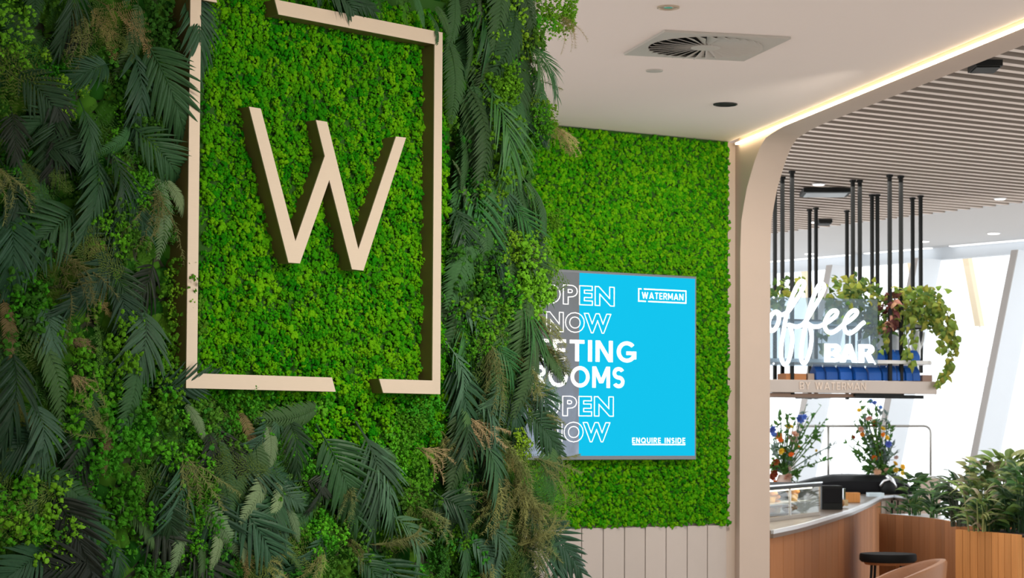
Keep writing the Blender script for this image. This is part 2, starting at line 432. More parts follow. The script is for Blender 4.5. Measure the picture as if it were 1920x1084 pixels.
# portal wall with rounded opening
curve_px = [(1386.5, 900), (1387, 600), (1388, 470), (1390, 414), (1395, 383), (1400.6, 352), (1408, 326), (1415, 302), (1426, 274), (1436, 258), (1447, 247)]
cu = [FA.px(x, y) for x, y in curve_px]
sj = cu[0][0]
JF = FA.pt(sj, 0, 0)
tq = onpl(1443, 800, JF, dA) - JF; TH = tq @ nA
zs = FA.px(1700, 141.0)[1]
arch = [(sj, 0.0)] + [(max(u, sj), v) for u, v in cu[2:-1]]
lu, lv = arch[-1]
for t in np.linspace(0.2, 1, 5): arch.append((lu + 0.55 * t, lv + (zs - lv) * (1 - (1 - t) ** 2)))
end_s = 14.0
outline = arch + [(end_s, zs), (end_s, SLATZ + 0.3), (-0.35, SLATZ + 0.3), (-0.35, 0.0)]
po = MB().fprism(FA, outline, 0.0, -TH)
struct(po.build('trim_1', m_portal, smooth=True))
# LED strip tucked between ceiling edge and portal wall
t = thing('led_strip_light', 'glowing warm white light strip along the ceiling edge above the rounded portal', 'strip light', FA.pt(4, CEIL, 0))
MB().fbox(FA, 0.03, end_s, CEIL - 0.024, CEIL - 0.012, 0.010, 0.030).build('diffuser', m_led, t)
MB().fbox(FA, 0.0, end_s, CEIL + 0.02, CEIL + 0.05, 0.0, gap - 0.002).build('housing', mat('housing_paint', (0.35, 0.28, 0.2), 0.7), t)

# slatted cafe ceiling
nB = V3(-math.cos(_b), math.sin(_b), 0); dB = FS.u
far0, far1 = onz(1920, 381, SLATZ), onz(1460, 438, SLATZ)
ce = struct(MB().prism([V3(*q, SLATZ + 0.13) for q in ((1.0, 22.5), (8.0, 16.5), (8.0, 8.0), (3.0, 8.0))], [V3(*q, SLATZ + 0.17) for q in ((1.0, 22.5), (8.0, 16.5), (8.0, 8.0), (3.0, 8.0))]).build('ceiling_cafe', mat('ceiling_void', (0.20, 0.16, 0.12), 0.9)))
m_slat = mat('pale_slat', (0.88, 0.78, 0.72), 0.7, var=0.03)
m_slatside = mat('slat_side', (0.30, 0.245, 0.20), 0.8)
def isect(o, d, p, e):
    A = np.array([[d[0], -e[0]], [d[1], -e[1]]]); r = np.linalg.solve(A, (p - o)[:2]); return r[0]
PITCHS = 0.176
smax = (far1 - FA.o) @ nB + 1.2
AP = FA.pt(0, 0, -TH - 0.02)
s = (onz(1920, 60, SLATZ) - FA.o) @ nB - 0.6
ed = unit(far1 - far0)
kk = 0
while s < smax:
    o = V3(FA.o[0], FA.o[1], 0) + nB * s
    t0 = isect(o, dB, AP, dA); t1 = isect(o, dB, far0, ed)
    p0 = o + dB * t0
    # stop at the right side beyond the picture
    t1 = min(t1, isect(o, dB, V3(7.5, 0, 0), V3(0, 1, 0)))
    t0 = max(t0, isect(o, dB, V3(1.3, 0, 0), V3(0, 1, 0)))
    if t1 - t0 > 0.1:
        c = o + dB * ((t0 + t1) / 2); c[2] = SLATZ + 0.055
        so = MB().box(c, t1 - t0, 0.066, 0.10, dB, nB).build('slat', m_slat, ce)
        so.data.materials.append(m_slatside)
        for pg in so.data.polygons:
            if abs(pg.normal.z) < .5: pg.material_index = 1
    s += PITCHS; kk += 1

# white ceiling strip, bulkhead and window wall
wq0, wq1 = onz(1920, 450, SLATZ), onz(1430, 492, SLATZ)
dW = unit(wq1 - wq0); nWi = V3(-dW[1], dW[0], 0)
if nWi @ (V3(0, 0, 0) - wq0) < 0: nWi = -nWi
wR = wq0 - dW * 3.0; wL = wq1 + dW * 4.0
LW = np.linalg.norm((wL - wR)[:2])
FG = Frame((wR[0], wR[1], 0), dW, ZV, nWi)           # window plane, u runs away to the far side
fa = far0 - ed * 5; fb = far1 + ed * 3
m_wc = mat('white_ceiling_paint', (0.70, 0.71, 0.72), 0.8)
cw = [fa, fb, wL, wR]
struct(MB().prism([V3(q[0], q[1], SLATZ + 0.001) for q in cw], [V3(q[0], q[1], SLATZ + 0.14) for q in cw]).build('ceiling_window', m_wc))
WTOP = FG.px(1803, 484)[1]
struct(MB().fbox(FG, 0, LW, WTOP, SLATZ, -0.1, 0.0).build('wall_bulkhead', mat('bulkhead_paint', (0.70, 0.75, 0.80), 0.8)))
struct(MB().fbox(FG, 0, LW, 0, 0.12, -0.1, 0.05).build('trim_2', m_wc))
m_glass = glassmat('window_glass')
m_fin_backlit = mat('fin_backlit_grey', (0.50, 0.47, 0.45), 0.6)  # unlit fin front, shade put into the grey
m_fin = mat('fin_daylit_blue', (0.90, 0.95, 1.0), 0.5)  # fin side, daylight put into the pale blue
m_brace = mat('brace_paint', (0.78, 0.64, 0.44), 0.6)
m_bracehaze = mat('brace_haze_white', (0.9, 0.92, 0.95), 0.6)  # white that imitates haze over the lower brace
# slanted fins: grey left edge pixel at y=750
ug = [FG.px(x, 750)[0] for x in (2062, 1886, 1704, 1547, 1405)]
ztop = WTOP; slope = None
uA, zA = FG.px(1761, 492); uB, zB = FG.px(1692, 848); slope = (uB - uA) / (zB - zA)
z750 = FG.px(1704, 750)[1]
def fin(u0, k):
    ub = u0 + slope * (0.1 - z750); ut = u0 + slope * (ztop - z750)
    w, dep = 0.085, 0.40
    f0 = MB().prism([FG.pt(ub, 0.1, 0.0), FG.pt(ub - w, 0.1, 0.0), FG.pt(ub - w, 0.1, dep), FG.pt(ub, 0.1, dep)],
                    [FG.pt(ut, ztop, 0.0), FG.pt(ut - w, ztop, 0.0), FG.pt(ut - w, ztop, dep), FG.pt(ut, ztop, dep)])
    o = struct(f0.build('window_%d' % (k + 1), m_fin)); o['label'] = 'slanted pale blue window fin'
    # front cap of the fin, its backlit shade put into the grey
    MB().prism([FG.pt(ub + 0.003, 0.1, dep), FG.pt(ub - w - 0.003, 0.1, dep), FG.pt(ub - w - 0.003, 0.1, dep + 0.012), FG.pt(ub + 0.003, 0.1, dep + 0.012)],
               [FG.pt(ut + 0.003, ztop, dep), FG.pt(ut - w - 0.003, ztop, dep), FG.pt(ut - w - 0.003, ztop, dep + 0.012), FG.pt(ut + 0.003, ztop, dep + 0.012)]).build('backlit_edge', m_fin_backlit, o)
    return ub, ut
fins = []
for k, u in enumerate(ug): fins.append(fin(u, k))
for k in range(len(fins) - 1):
    (b0, t0), (b1, t1) = fins[k], fins[k + 1]
    q = [(b0 + 0.002, 0.12), (b1 - 0.087, 0.12), (t1 - 0.087, ztop), (t0 + 0.002, ztop)]
    MB().fprism(FG, q, 0.02, 0.03).build('pane', m_glass, bpy.data.objects['window_%d' % (k + 1)])
# steel braces outside the glass
for k, (xt, yt, xb, yb) in enumerate(((1811, 480, 1841, 612), (1707, 486, 1735, 612), (1508, 505, 1534, 620))):
    OUT = Frame(FG.o - FG.n * 1.2, FG.u, FG.v, FG.n)
    u0, v0 = OUT.px(xt, yt - 30); u1, v1 = OUT.px(xb, yb); sl = (u1 - u0) / (v1 - v0)
    br = MB().prism([OUT.pt(u0 - 0.045, v0, 0), OUT.pt(u0 + 0.045, v0, 0), OUT.pt(u0 + 0.045, v0, 0.08), OUT.pt(u0 - 0.045, v0, 0.08)],
                    [OUT.pt(u1 - 0.045, v1, 0), OUT.pt(u1 + 0.045, v1, 0), OUT.pt(u1 + 0.045, v1, 0.08), OUT.pt(u1 - 0.045, v1, 0.08)])
    ue = u1 + sl * (0.0 - v1)
    st = struct(br.build('trim_%d' % (k + 3), m_brace))
    MB().tube([OUT.pt(u1, v1, 0.04), OUT.pt(ue, 0, 0.04)], 0.010, 6).build('hazed_brace_end', m_bracehaze, st)  # added thin rod where the brace fades into bright haze
# light line between white ceiling and bulkhead
t = thing('linear_ceiling_light', 'long thin white light line where the white ceiling meets the window wall', 'strip light', FG.pt(LW / 2, SLATZ, 0.05))
uu = [FG.px(x, 470)[0] for x in (1920, 1790, 1752, 1630, 1600, 1480)]
for a_, b_ in ((uu[0] - 2.0, uu[1]), (uu[2], uu[3]), (uu[4], uu[5] + 1.0)):
    MB().fbox(FG, min(a_, b_), max(a_, b_), SLATZ - 0.014, SLATZ - 0.005, 0.03, 0.10).build('diffuser', mat('linear_glow', (1, 1, 1), .5, emit=((1, 1, 1), 1.2)), t)
MB().fbox(FG, 0.2, LW - 0.2, SLATZ - 0.005, SLATZ, 0.002, 0.11).build('track', m_wc, t)

# ================================================================== PLANT WALL
FRM_N = -0.045     # moss face lies this far behind the frame front
def W2(pts): return [FW.px(x, y) for x, y in pts]
# gold frame, two brackets
PW, PH = 1.155, 1.2
bh = 0.050; bw = 0.0545
g1 = W2([(622.5, 708), (629.5, 736)]); g2 = W2([(711, 711.5), (718.5, 738.5)]); g3 = W2([(522.5, 9)])
u0f = FW.px(350.5, 600)[0]; u1f = FW.px(826.5, 600)[0]
v0f = 0.0; v1f = FW.px(829.5, 61)[1]
vb = FW.px(560, 706)[1]
bh = vb - v0f
bwl = FW.px(372, 400)[0] - FW.px(351.8, 400)[0]
ug1a, ug1b = g1[0][0], g1[1][0]; ug2a, ug2b = g2[0][0], g2[1][0]; ug3 = g3[0][0]
sk = ug1b - ug1a
brL = [(u0f, v0f), (ug1b, v0f), (ug1a, v0f + bh), (u0f + bwl, v0f + bh), (u0f + bwl, v1f - bh), (ug3 - 0.24, v1f - bh), (ug3 - 0.24 - sk, v1f), (u0f, v1f)]
brR = [(ug2b, v0f), (u1f, v0f), (u1f, v1f), (ug3 - sk, v1f), (ug3, v1f - bh), (u1f - bwl * 0.93, v1f - bh), (u1f - bwl * 0.93, v0f + bh), (ug2a, v0f + bh)]
for poly, lab in ((brL, 'gold metal frame bracket with the longer bottom arm, touching the palm fronds'),
                  (brR, 'gold metal frame bracket with long top arm and short bottom arm')):
    cx = sum(p[0] for p in poly) / len(poly); cy = sum(p[1] for p in poly) / len(poly)
    t = thing('gold_frame_bracket', lab, 'sign frame', FW.pt(cx, cy, -0.1), 'gold frame around the letter')
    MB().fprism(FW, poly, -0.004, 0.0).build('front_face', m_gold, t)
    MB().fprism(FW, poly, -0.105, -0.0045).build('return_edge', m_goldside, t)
# the letter
wp = [(467, 200), (489, 203.5), (554, 452.5), (609, 292.5), (592.5, 225), (613.5, 228.5), (672, 467.5), (742.5, 256), (761.5, 258), (681.5, 507.5), (660, 505), (617.5, 337.5), (562.5, 494), (541, 492.5)]
wpoly = W2(wp)
t = thing('letter_sign', 'large gold metal letter W standing off the bright moss panel', 'letter', FW.pt(0.6, 0.6, -0.1))
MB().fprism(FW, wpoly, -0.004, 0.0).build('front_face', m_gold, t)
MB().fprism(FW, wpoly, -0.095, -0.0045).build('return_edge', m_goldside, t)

# bright moss panel behind the letter
protoA = granule_protos(14, 21, 0.25, 1)
protoB = clump_protos(1, 10, cut=-0.05, rough=0.2, lump=0.4)
mp = thing('moss_panel', 'bright green moss panel with bumpy texture inside the gold frame', 'moss panel', FW.pt(0.6, 0.0, -0.1))
MB().fbox(FW, 0.09, 1.13, -0.02, 1.32, -0.108, -0.066).build('backing_board', mat('moss_backing', (0.015, 0.07, 0.002), 0.95), mp)
pts = []
for (u, v) in jgrid(0.105, 1.125, -0.01, 1.28, 0.0275): pts.append((u, v, -0.072 + nr.uniform(-0.007, 0.010), nr.uniform(0.018, 0.029)))
for (u, v) in jgrid(0.105, 1.125, -0.01, 1.28, 0.034): pts.append((u, v, -0.058 + nr.uniform(-0.012, 0.006), nr.uniform(0.010, 0.017)))
clumps('moss', FW, pts, protoA, m_moss, mp, 0.95)

# ---- leaf meshes (unit length along X, Z out of the wall)
def strip(mb, pts, ws, nrm, fold=0.3):
    """folded leaf blade along pts with half widths ws"""
    P = [np.asarray(p, float) for p in pts]; m = len(P); vs = []
    for i in range(m):
        tg = unit(P[min(i + 1, m - 1)] - P[max(i - 1, 0)]); sd = unit(np.cross(nrm, tg)); up = np.cross(tg, sd)
        vs += [P[i] - sd * ws[i] - up * (fold * ws[i]), P[i], P[i] + sd * ws[i] - up * (fold * ws[i])]
    fs = []
    for i in range(m - 1):
        a = 3 * i; fs += [(a, a + 1, a + 4, a + 3), (a + 1, a + 2, a + 5, a + 4)]
    mb.add(vs, fs)

def spine(r, lift, droop, sway):
    def f(t): return V3(t, sway * t * t, lift * math.sin(PI * min(1, t * 1.05)) - droop * t * t)
    return f

def palm_mesh(seed, n=15, wide=1.0, ang=(58, 16)):
    r = random.Random(seed); f = spine(r, r.uniform(.10, .2), r.uniform(-.05, .1), r.uniform(-.12, .12)); mb = MB()
    mb.tube([f(t) for t in np.linspace(0, 1, 7)], [0.010 - 0.008 * t for t in np.linspace(0, 1, 7)], 4, False)
    for k in range(n):
        t = 0.14 + 0.84 * (k + 0.5) / n
        for sd in (-1, 1):
            L = 0.42 * (0.55 + 0.45 * min(1, (t - 0.05) / 0.3)) * (1 - 0.5 * max(0, t - 0.35) / 0.65) * r.uniform(.85, 1.1)
            a = math.radians(ang[0] + (ang[1] - ang[0]) * t + r.uniform(-6, 6))
            tg = unit(f(min(1, t + .02)) - f(t - .02)); side = V3(-tg[1], tg[0], 0) * sd
            d = tg * math.cos(a) + unit(side) * math.sin(a) + V3(0, 0, r.uniform(-.02, .22))
            p0 = f(t); pts = []
            for q in (0, .25, .55, .8, 1.0):
                pts.append(p0 + d * (L * q) + tg * (0.16 * L * q * q) + V3(0, 0, -0.28 * L * q * q))
            w = 0.0165 * wide * r.uniform(.8, 1.15)
            strip(mb, pts, [w * .35, w * .95, w, w * .6, w * .04], V3(0, 0, 1), 0.35)
    return mb.mesh('palm_frond')

def fern_mesh(seed, n=26, fat=1.0):
    r = random.Random(seed); f = spine(r, r.uniform(.05, .16), r.uniform(-.02, .12), r.uniform(-.2, .2)); mb = MB()
    mb.tube([f(t) for t in np.linspace(0, 1, 8)], [0.008 - 0.006 * t for t in np.linspace(0, 1, 8)], 4, False)
    for k in range(n):
        t = 0.06 + 0.93 * (k + 0.5) / n
        for sd in (-1, 1):
            L = 0.155 * fat * max(0.12, math.sin(PI * (0.12 + 0.86 * t)) ** 0.8) * r.uniform(.88, 1.08)
            a = math.radians(78 - 26 * t + r.uniform(-4, 4))
            tg = unit(f(min(1, t + .02)) - f(t - .02)); side = V3(-tg[1], tg[0], 0) * sd
            d = tg * math.cos(a) + unit(side) * math.sin(a)
            p0 = f(t); pts = [p0 + d * (L * q) + tg * (.3 * L * q * q) + V3(0, 0, (.12 * q - .38 * q * q) * L) for q in (0, .3, .65, 1)]
            w = 0.0155 * (0.5 + 0.5 * L / 0.155) * (1 + 0.15 * (fat - 1))
            strip(mb, pts, [w * .8, w, w * .8, w * .1], V3(0, 0, 1), 0.25)
    return mb.mesh('fern_frond')

def lace_mesh(seed, n=15, m=11):
    r = random.Random(seed); f = spine(r, r.uniform(.06, .18), r.uniform(0, .15), r.uniform(-.2, .2)); mb = MB()
    mb.tube([f(t) for t in np.linspace(0, 1, 6)], [0.006 - 0.004 * t for t in np.linspace(0, 1, 6)], 3, False)
    for k in range(n):
        t = 0.08 + 0.9 * (k + .5) / n
        for sd in (-1, 1):
            L = (0.34 * (1 - t) ** 0.8 + 0.05) * r.uniform(.8, 1.1); a = math.radians(62 - 18 * t + r.uniform(-8, 8))
            tg = unit(f(min(1, t + .02)) - f(t - .02)); side = unit(V3(-tg[1], tg[0], 0)) * sd
            d = unit(tg * math.cos(a) + side * math.sin(a) + V3(0, 0, r.uniform(-.15, .25))); p0 = f(t)
            mm = max(3, int(m * L / 0.3)); e = unit(np.cross(V3(0, 0, 1), d))
            q1 = p0 + d * L
            mb.add([p0 - e * .002, p0 + e * .002, q1], [(0, 1, 2)])
            for j in range(mm):
                q = p0 + d * (L * (j + .6) / mm); l2 = 0.050 * (1 - .6 * j / mm) * r.uniform(.5, 1.3)
                for s2 in (-1, 1):
                    d2 = unit(d * .65 + e * s2 + V3(0, 0, r.uniform(-.3, .35))); w = np.cross(d2, V3(0, 0, 1)); w = unit(w) * l2 * .16
                    mb.add([q, q + d2 * l2 * .45 + w, q + d2 * l2 + V3(r.uniform(-.01, .01), r.uniform(-.01, .01), -.25 * l2), q + d2 * l2 * .45 - w], [(0, 1, 2), (0, 2, 3)])
    return mb.mesh('lace_fern')

def tuft_mesh(seed, n=800, long=1.0):
    """soft rounded cushion: tiny irregular moss heads with fine sprigs between them"""
    r = random.Random(seed); mb = MB(); v0, f0 = ico(1)
    if len(f0) > 20: v0, f0 = ico(0) if len(ico(0)[1]) >= 20 else (v0, f0)
    heads = [(unit(V3(r.gauss(.2, .8) * long, r.gauss(0, .8), abs(r.gauss(.45, .45)))) * V3(long, .85, .6) * r.uniform(.3, 1.0), r.uniform(.15, .27)) for _ in range(26)]
    for h, rr in heads:
        for k in range(12):
            d = unit(V3(r.gauss(0, 1), r.gauss(0, 1), r.gauss(.5, .8))); g = r.uniform(.032, .06)
            vv = v0 * g * (1 + nr.uniform(-.3, .3, len(v0)))[:, None]
            mb.add([h + d * rr * r.uniform(.7, 1.0) + v for v in vv], [tuple(q) for q in f0 if (v0[list(q)].mean(0) @ (d + V3(0, 0, .4))) > -.25])
    for i in range(n):
        h, rr = heads[i % 26]
        d = unit(V3(r.gauss(0, 1), r.gauss(0, 1), r.gauss(.45, .8)))
        p = h + d * rr * r.uniform(.65, 1.05)
        q = unit(d + V3(r.uniform(.0, .5), 0, 0) + V3(r.gauss(0, .5), r.gauss(0, .5), r.gauss(0, .3))); e = unit(np.cross(q, V3(r.gauss(0, 1), r.gauss(0, 1), r.gauss(0, 1)))); l = r.uniform(.04, .09); w = l * .14
        mb.add([p, p + q * l * .5 + e * w, p + q * l, p + q * l * .5 - e * w], [(0, 1, 2), (0, 2, 3)])
    return mb.mesh('moss_tuft')

def wisp_mesh(seed, n=26):
    """dry feathery asparagus: thin stems with hair-fine side sprigs"""
    r = random.Random(seed); mb = MB()
    for k in range(5):
        a0 = r.uniform(-.5, .5); L = r.uniform(.6, 1.0)
        def f(t): return V3(math.cos(a0) * L * t, math.sin(a0) * L * t + .25 * a0 * t * t, .22 * math.sin(2.6 * t) - .1 * t * t + .03 * k)
        mb.tube([f(t) for t in np.linspace(0, 1, 6)], [.006, .005, .004, .003, .002, .001], 3, False)
        for j in range(n):
            t = .15 + .85 * j / n; p = f(t)
            for s2 in range(3):
                d = unit(V3(r.uniform(.2, 1), r.uniform(-1, 1), r.uniform(-.6, .8))); l = r.uniform(.06, .16) * (1.2 - .7 * t); e = unit(np.cross(d, V3(0.1, .2, 1))) * .0045
                mb.add([p - e, p + e, p + d * l], [(0, 1, 2)])
    return mb.mesh('dry_wisp')

PALM = [palm_mesh(i, n=17 + i % 5, wide=1.0 + .12 * (i % 3)) for i in range(6)]
PALMN = [palm_mesh(20 + i, n=19, wide=.62, ang=(42, 10)) for i in range(4)]
FERN = [fern_mesh(40 + i, n=26 + 2 * (i % 3), fat=1.0 + .1 * (i % 2)) for i in range(6)]
LACE = [lace_mesh(60 + i) for i in range(6)]
TUFT = [tuft_mesh(80 + i, long=1.0 + .35 * (i % 3)) for i in range(6)]
WISP = [wisp_mesh(100 + i) for i in range(4)]
lf = {
 'palm': leafmat('palm_dark', (0.024, 0.074, 0.030), .42),
 'palmb': leafmat('palm_blue_green', (0.052, 0.120, 0.060), .42),
 'palmk': leafmat('palm_blackish', (0.020, 0.030, 0.018), .5),
 'palmg': leafmat('palm_green', (0.035, 0.130, 0.030), .45),
 'fern': leafmat('fern_dark', (0.040, 0.105, 0.030), .55),
 'fernp': leafmat('fern_pale', (0.14, 0.22, 0.10), .55),
 'fernb': leafmat('fern_brown', (0.15, 0.12, 0.045), .6),
 'lace': leafmat('lace_olive', (0.10, 0.165, 0.030), .65),
 'lacet': leafmat('lace_tan', (0.36, 0.29, 0.11), .7),
 'laceg': leafmat('lace_green', (0.055, 0.17, 0.025), .65),
 'tuft': leafmat('tuft_bright', (0.080, 0.330, 0.010), .8, var=.3),
 'tufty': leafmat('tuft_yellow_green', (0.20, 0.42, 0.020), .8, var=.3),
 'tuftd': leafmat('tuft_mid', (0.050, 0.190, 0.014), .8, var=.35),
 'wisp': leafmat('wisp_olive', (0.20, 0.22, 0.07), .7),
 'wispt': leafmat('wisp_tan', (0.42, 0.33, 0.16), .7),
}
KIND = {'palm': ('palm_frond', PALM), 'palmb': ('palm_frond', PALM), 'palmk': ('palm_frond', PALM), 'palmg': ('palm_frond', PALMN), 'palmn': ('palm_frond', PALMN),
        'fern': ('fern_frond', FERN), 'fernp': ('fern_frond', FERN), 'fernb': ('fern_frond', FERN),
        'lace': ('lace_fern', LACE), 'lacet': ('lace_fern', LACE), 'laceg': ('lace_fern', LACE),
        'tuft': ('moss_tuft', TUFT), 'tufty': ('moss_tuft', TUFT), 'tuftd': ('moss_tuft', TUFT), 'wisp': ('dry_wisp', WISP), 'wispt': ('dry_wisp', WISP)}
lf['palmn'] = lf['palm']
PARTLAB = {'fernb': 'brown dried fern frond', 'lacet': 'bleached tan lace fern', 'wispt': 'bleached tan dry sprig', 'tufty': 'yellow green feathery tuft', 'palmk': 'blackish palm frond', 'fernp': 'pale grey green fern frond'}

PWALL = thing('plant_wall', 'dense living wall of dark palm fronds, ferns and green tufts surrounding the gold frame', 'plant wall', FW.pt(0.0, -1.0, -0.1))
# moss bed under the fronds
pts = []
for (u, v) in jgrid(UL, UR, -0.95, 1.80, 0.046):
    if 0.10 < u < 1.12 and 0.0 < v < 1.27: continue
    pts.append((u, v, -0.110 + nr.uniform(-0.01, 0.012), nr.uniform(0.022, 0.042)))
clumps('moss_bed', FW, pts, protoB, m_base, PWALL, 0.8)
FE = Frame(FW.pt(UR, 0, -0.11), -FW.n, ZV, FW.u)     # end face of the plant wall
pts = [(u, v, -0.0 + nr.uniform(-0.01, 0.01), nr.uniform(0.022, 0.04)) for (u, v) in jgrid(0, 0.44, -0.95, 1.8, 0.05)]
clumps('moss_bed', FE, pts, protoB, m_base, PWALL, 0.8)
# brighter moss that spills out of the gap in the frame
pts = []
for (u, v) in jgrid(0.52, 1.30, -0.36, 0.02, 0.0255):
    e = ((u - 0.86) / 0.36) ** 2 + ((v + 0.02) / 0.27) ** 2 + nr.uniform(-.2, .2)
    if e < 1.0: pts.append((u, v, -0.072 + nr.uniform(-0.012, 0.012) - 0.02 * e, nr.uniform(0.014, 0.025)))
clumps('bright_moss', FW, pts, protoA, m_moss, PWALL, 0.95)
pts = []
for (u, v) in jgrid(0.10, 0.62, -0.16, 0.0, 0.0255):
    if nr.uniform() < 0.8 + v * 3: pts.append((u, v, -0.08 + nr.uniform(-0.012, 0.010), nr.uniform(0.014, 0.024)))
clumps('bright_moss', FW, pts, protoA, mat('wall_moss_mid', (0.065, 0.25, 0.010), 0.95, tint=0.45, noise=(8, 0.3), spec=0.1), PWALL, 0.95)

def frond(kind, p0, p1, n0=-0.085, lift=0.0, roll=None, size=None, F=FW):
    """kind, root and tip in wall coordinates (u, v)"""
    name, pool = KIND[kind]; me = pool[rnd.randrange(len(pool))]
    a = F.pt(p0[0], p0[1], n0); b = F.pt(p1[0], p1[1], n0 + lift); d = b - a; L = np.linalg.norm(d)
    z = F.n + np.cross(unit(d), F.n) * (roll if roll is not None else rnd.uniform(-.45, .45))
    mw = basis(a, d, z); S = size or L
    mw = mw @ Matrix.Diagonal((S, S * rnd.uniform(.9, 1.12), S * rnd.uniform(.8, 1.2), 1))
    pr = {}
    if kind in PARTLAB: pr['label'] = PARTLAB[kind]
    return place(me, name, lf[kind], PWALL, mw, pr)

def pxf(kind, x0, y0, x1, y1, n0=-0.075, lift=0.03, roll=None, k=1.0):
    a = np.array(FW.px(x0, y0, n0)); b = np.array(FW.px(x1, y1, n0)); b = a + (b - a) * k
    return frond(kind, a, b, n0, lift, roll)

# ---- filler, lower layers first
def blocked(u, v, m=0.0):
    if u0f - 0.012 - m < u < u1f + 0.004 + m and -0.004 - m < v < v1f + 0.01: return True
    if 0.62 < u < 1.08 and -0.19 < v < 0.02: return True
    return False
def filler(kind, n, reg, L, ang, n0, lift, tries=40):
    done = 0
    for _ in range(n * tries):
        if done >= n: break
        u = rnd.uniform(reg[0], reg[1]); v = rnd.uniform(reg[2], reg[3]); l = rnd.uniform(*L); a = math.radians(rnd.gauss(*ang))
        du, dv = math.cos(a), math.sin(a); ok = True
        for q in (0, .3, .6, 1.0):
            for s in (-.26, 0, .26):
                if blocked(u + du * l * q - dv * l * s * (1 - abs(q - .5)), v + dv * l * q + du * l * s * (1 - abs(q - .5))): ok = False
        if not ok: continue
        z = rnd.uniform(*n0)
        frond(kind, (u, v), (u + du * l, v + dv * l), z, rnd.uniform(*lift)); done += 1
LEFT = (-.85, .05, -.75, 1.45); RIGHT = (1.17, 1.53, -.75, 1.75); BOT = (-.05, 1.3, -.8, -.02); TOP = (.2, 1.3, 1.26, 1.6)
for reg, k in ((LEFT, 1.0), (BOT, 0.75), (RIGHT, 0.9)):
    filler('tuftd', int((22 if reg is LEFT else 26 if reg is BOT else 10) * k), reg, (.10, .16), (-80, 50), (-.11, -.09), (0, .02))
    filler('tuft', int((5 if reg is LEFT else 9 if reg is BOT else 2) * k), reg, (.08, .14), (-80, 50), (-.10, -.085), (0, .02))
filler('laceg', 34, LEFT, (.2, .34), (-85, 45), (-.10, -.08), (0, .06))
filler('lace', 34, LEFT, (.2, .32), (-85, 40), (-.095, -.07), (0, .06))
filler('palm', 30, LEFT, (.18, .32), (-85, 48), (-.09, -.06), (0, .06))
filler('palmk', 10, LEFT, (.2, .32), (-90, 60), (-.10, -.08), (0, .04))
filler('fern', 26, LEFT, (.22, .36), (-85, 40), (-.09, -.06), (0, .06))
filler('wisp', 10, LEFT, (.18, .3), (-80, 60), (-.09, -.05), (0, .06))
filler('laceg', 20, BOT, (.18, .3), (-85, 45), (-.10, -.08), (0, .05))
filler('lace', 12, BOT, (.18, .3), (-85, 40), (-.09, -.07), (0, .05))
filler('palm', 16, BOT, (.22, .36), (-80, 40), (-.09, -.06), (0, .05))
filler('fern', 18, BOT, (.2, .34), (-85, 35), (-.09, -.06), (0, .06))
filler('fernp', 6, BOT, (.16, .26), (-85, 45), (-.08, -.05), (0, .06))
filler('wisp', 9, BOT, (.18, .28), (-70, 50), (-.08, -.05), (0, .06))
filler('laceg', 34, RIGHT, (.2, .34), (-84, 24), (-.10, -.08), (0, .06))
filler('lace', 20, (1.2, 1.54, -.75, .6), (.2, .34), (-80, 35), (-.095, -.06), (0, .08))
filler('fern', 46, (1.18, 1.54, .3, 1.75), (.28, .46), (-86, 14), (-.09, -.04), (0, .07))
filler('fern', 12, (1.18, 1.62, -.75, .4), (.24, .4), (-80, 25), (-.09, -.04), (0, .07))
filler('palmg', 8, (1.18, 1.48, .0, 1.75), (.28, .46), (-78, 16), (-.09, -.04), (0, .07))
filler('palm', 9, (1.18, 1.47, -.75, .8), (.2, .32), (-76, 30), (-.09, -.04), (0, .07))
filler('wisp', 18, (1.25, 1.56, -.7, .5), (.2, .32), (-70, 50), (-.08, -.03), (0, .08))
filler('tuftd', 5, (1.17, 1.5, .2, 1.7), (.1, .16), (-85, 25), (-.09, -.06), (0, .03))
filler('tuft', 3, (1.17, 1.5, .2, 1.7), (.1, .16), (-85, 25), (-.08, -.05), (0, .03))
filler('fern', 8, TOP, (.2, .3), (-90, 25), (-.08, -.03), (0, .04))
filler('tuftd', 10, TOP, (.1, .15), (-90, 30), (-.09, -.06), (0, .02))
# fronds rooted on the end face, reaching past the corner
for i in range(46):
    v = rnd.uniform(-.75, 1.6); a = math.radians(rnd.gauss(-62, 22)); l = rnd.uniform(.16, .27)
    kd = rnd.choice(['fern', 'palmg', 'lace', 'wisp', 'laceg', 'palm', 'lace'])
    u = UR - rnd.uniform(0.02, .10)
    frond(kd, (u, v), (u + math.cos(a) * l, v + math.sin(a) * l), rnd.uniform(-.14, -.05), rnd.uniform(0, .06))
for i in range(34):
    v = rnd.uniform(-.8, 1.7); a = math.radians(rnd.gauss(-70, 30)); l = rnd.uniform(.16, .26); u = rnd.uniform(0.02, .4)
    frond(rnd.choice(['fern', 'palm', 'lace', 'laceg', 'tuftd']), (u, v), (u + math.cos(a) * l, v + math.sin(a) * l), .01, rnd.uniform(0, .05), F=FE)

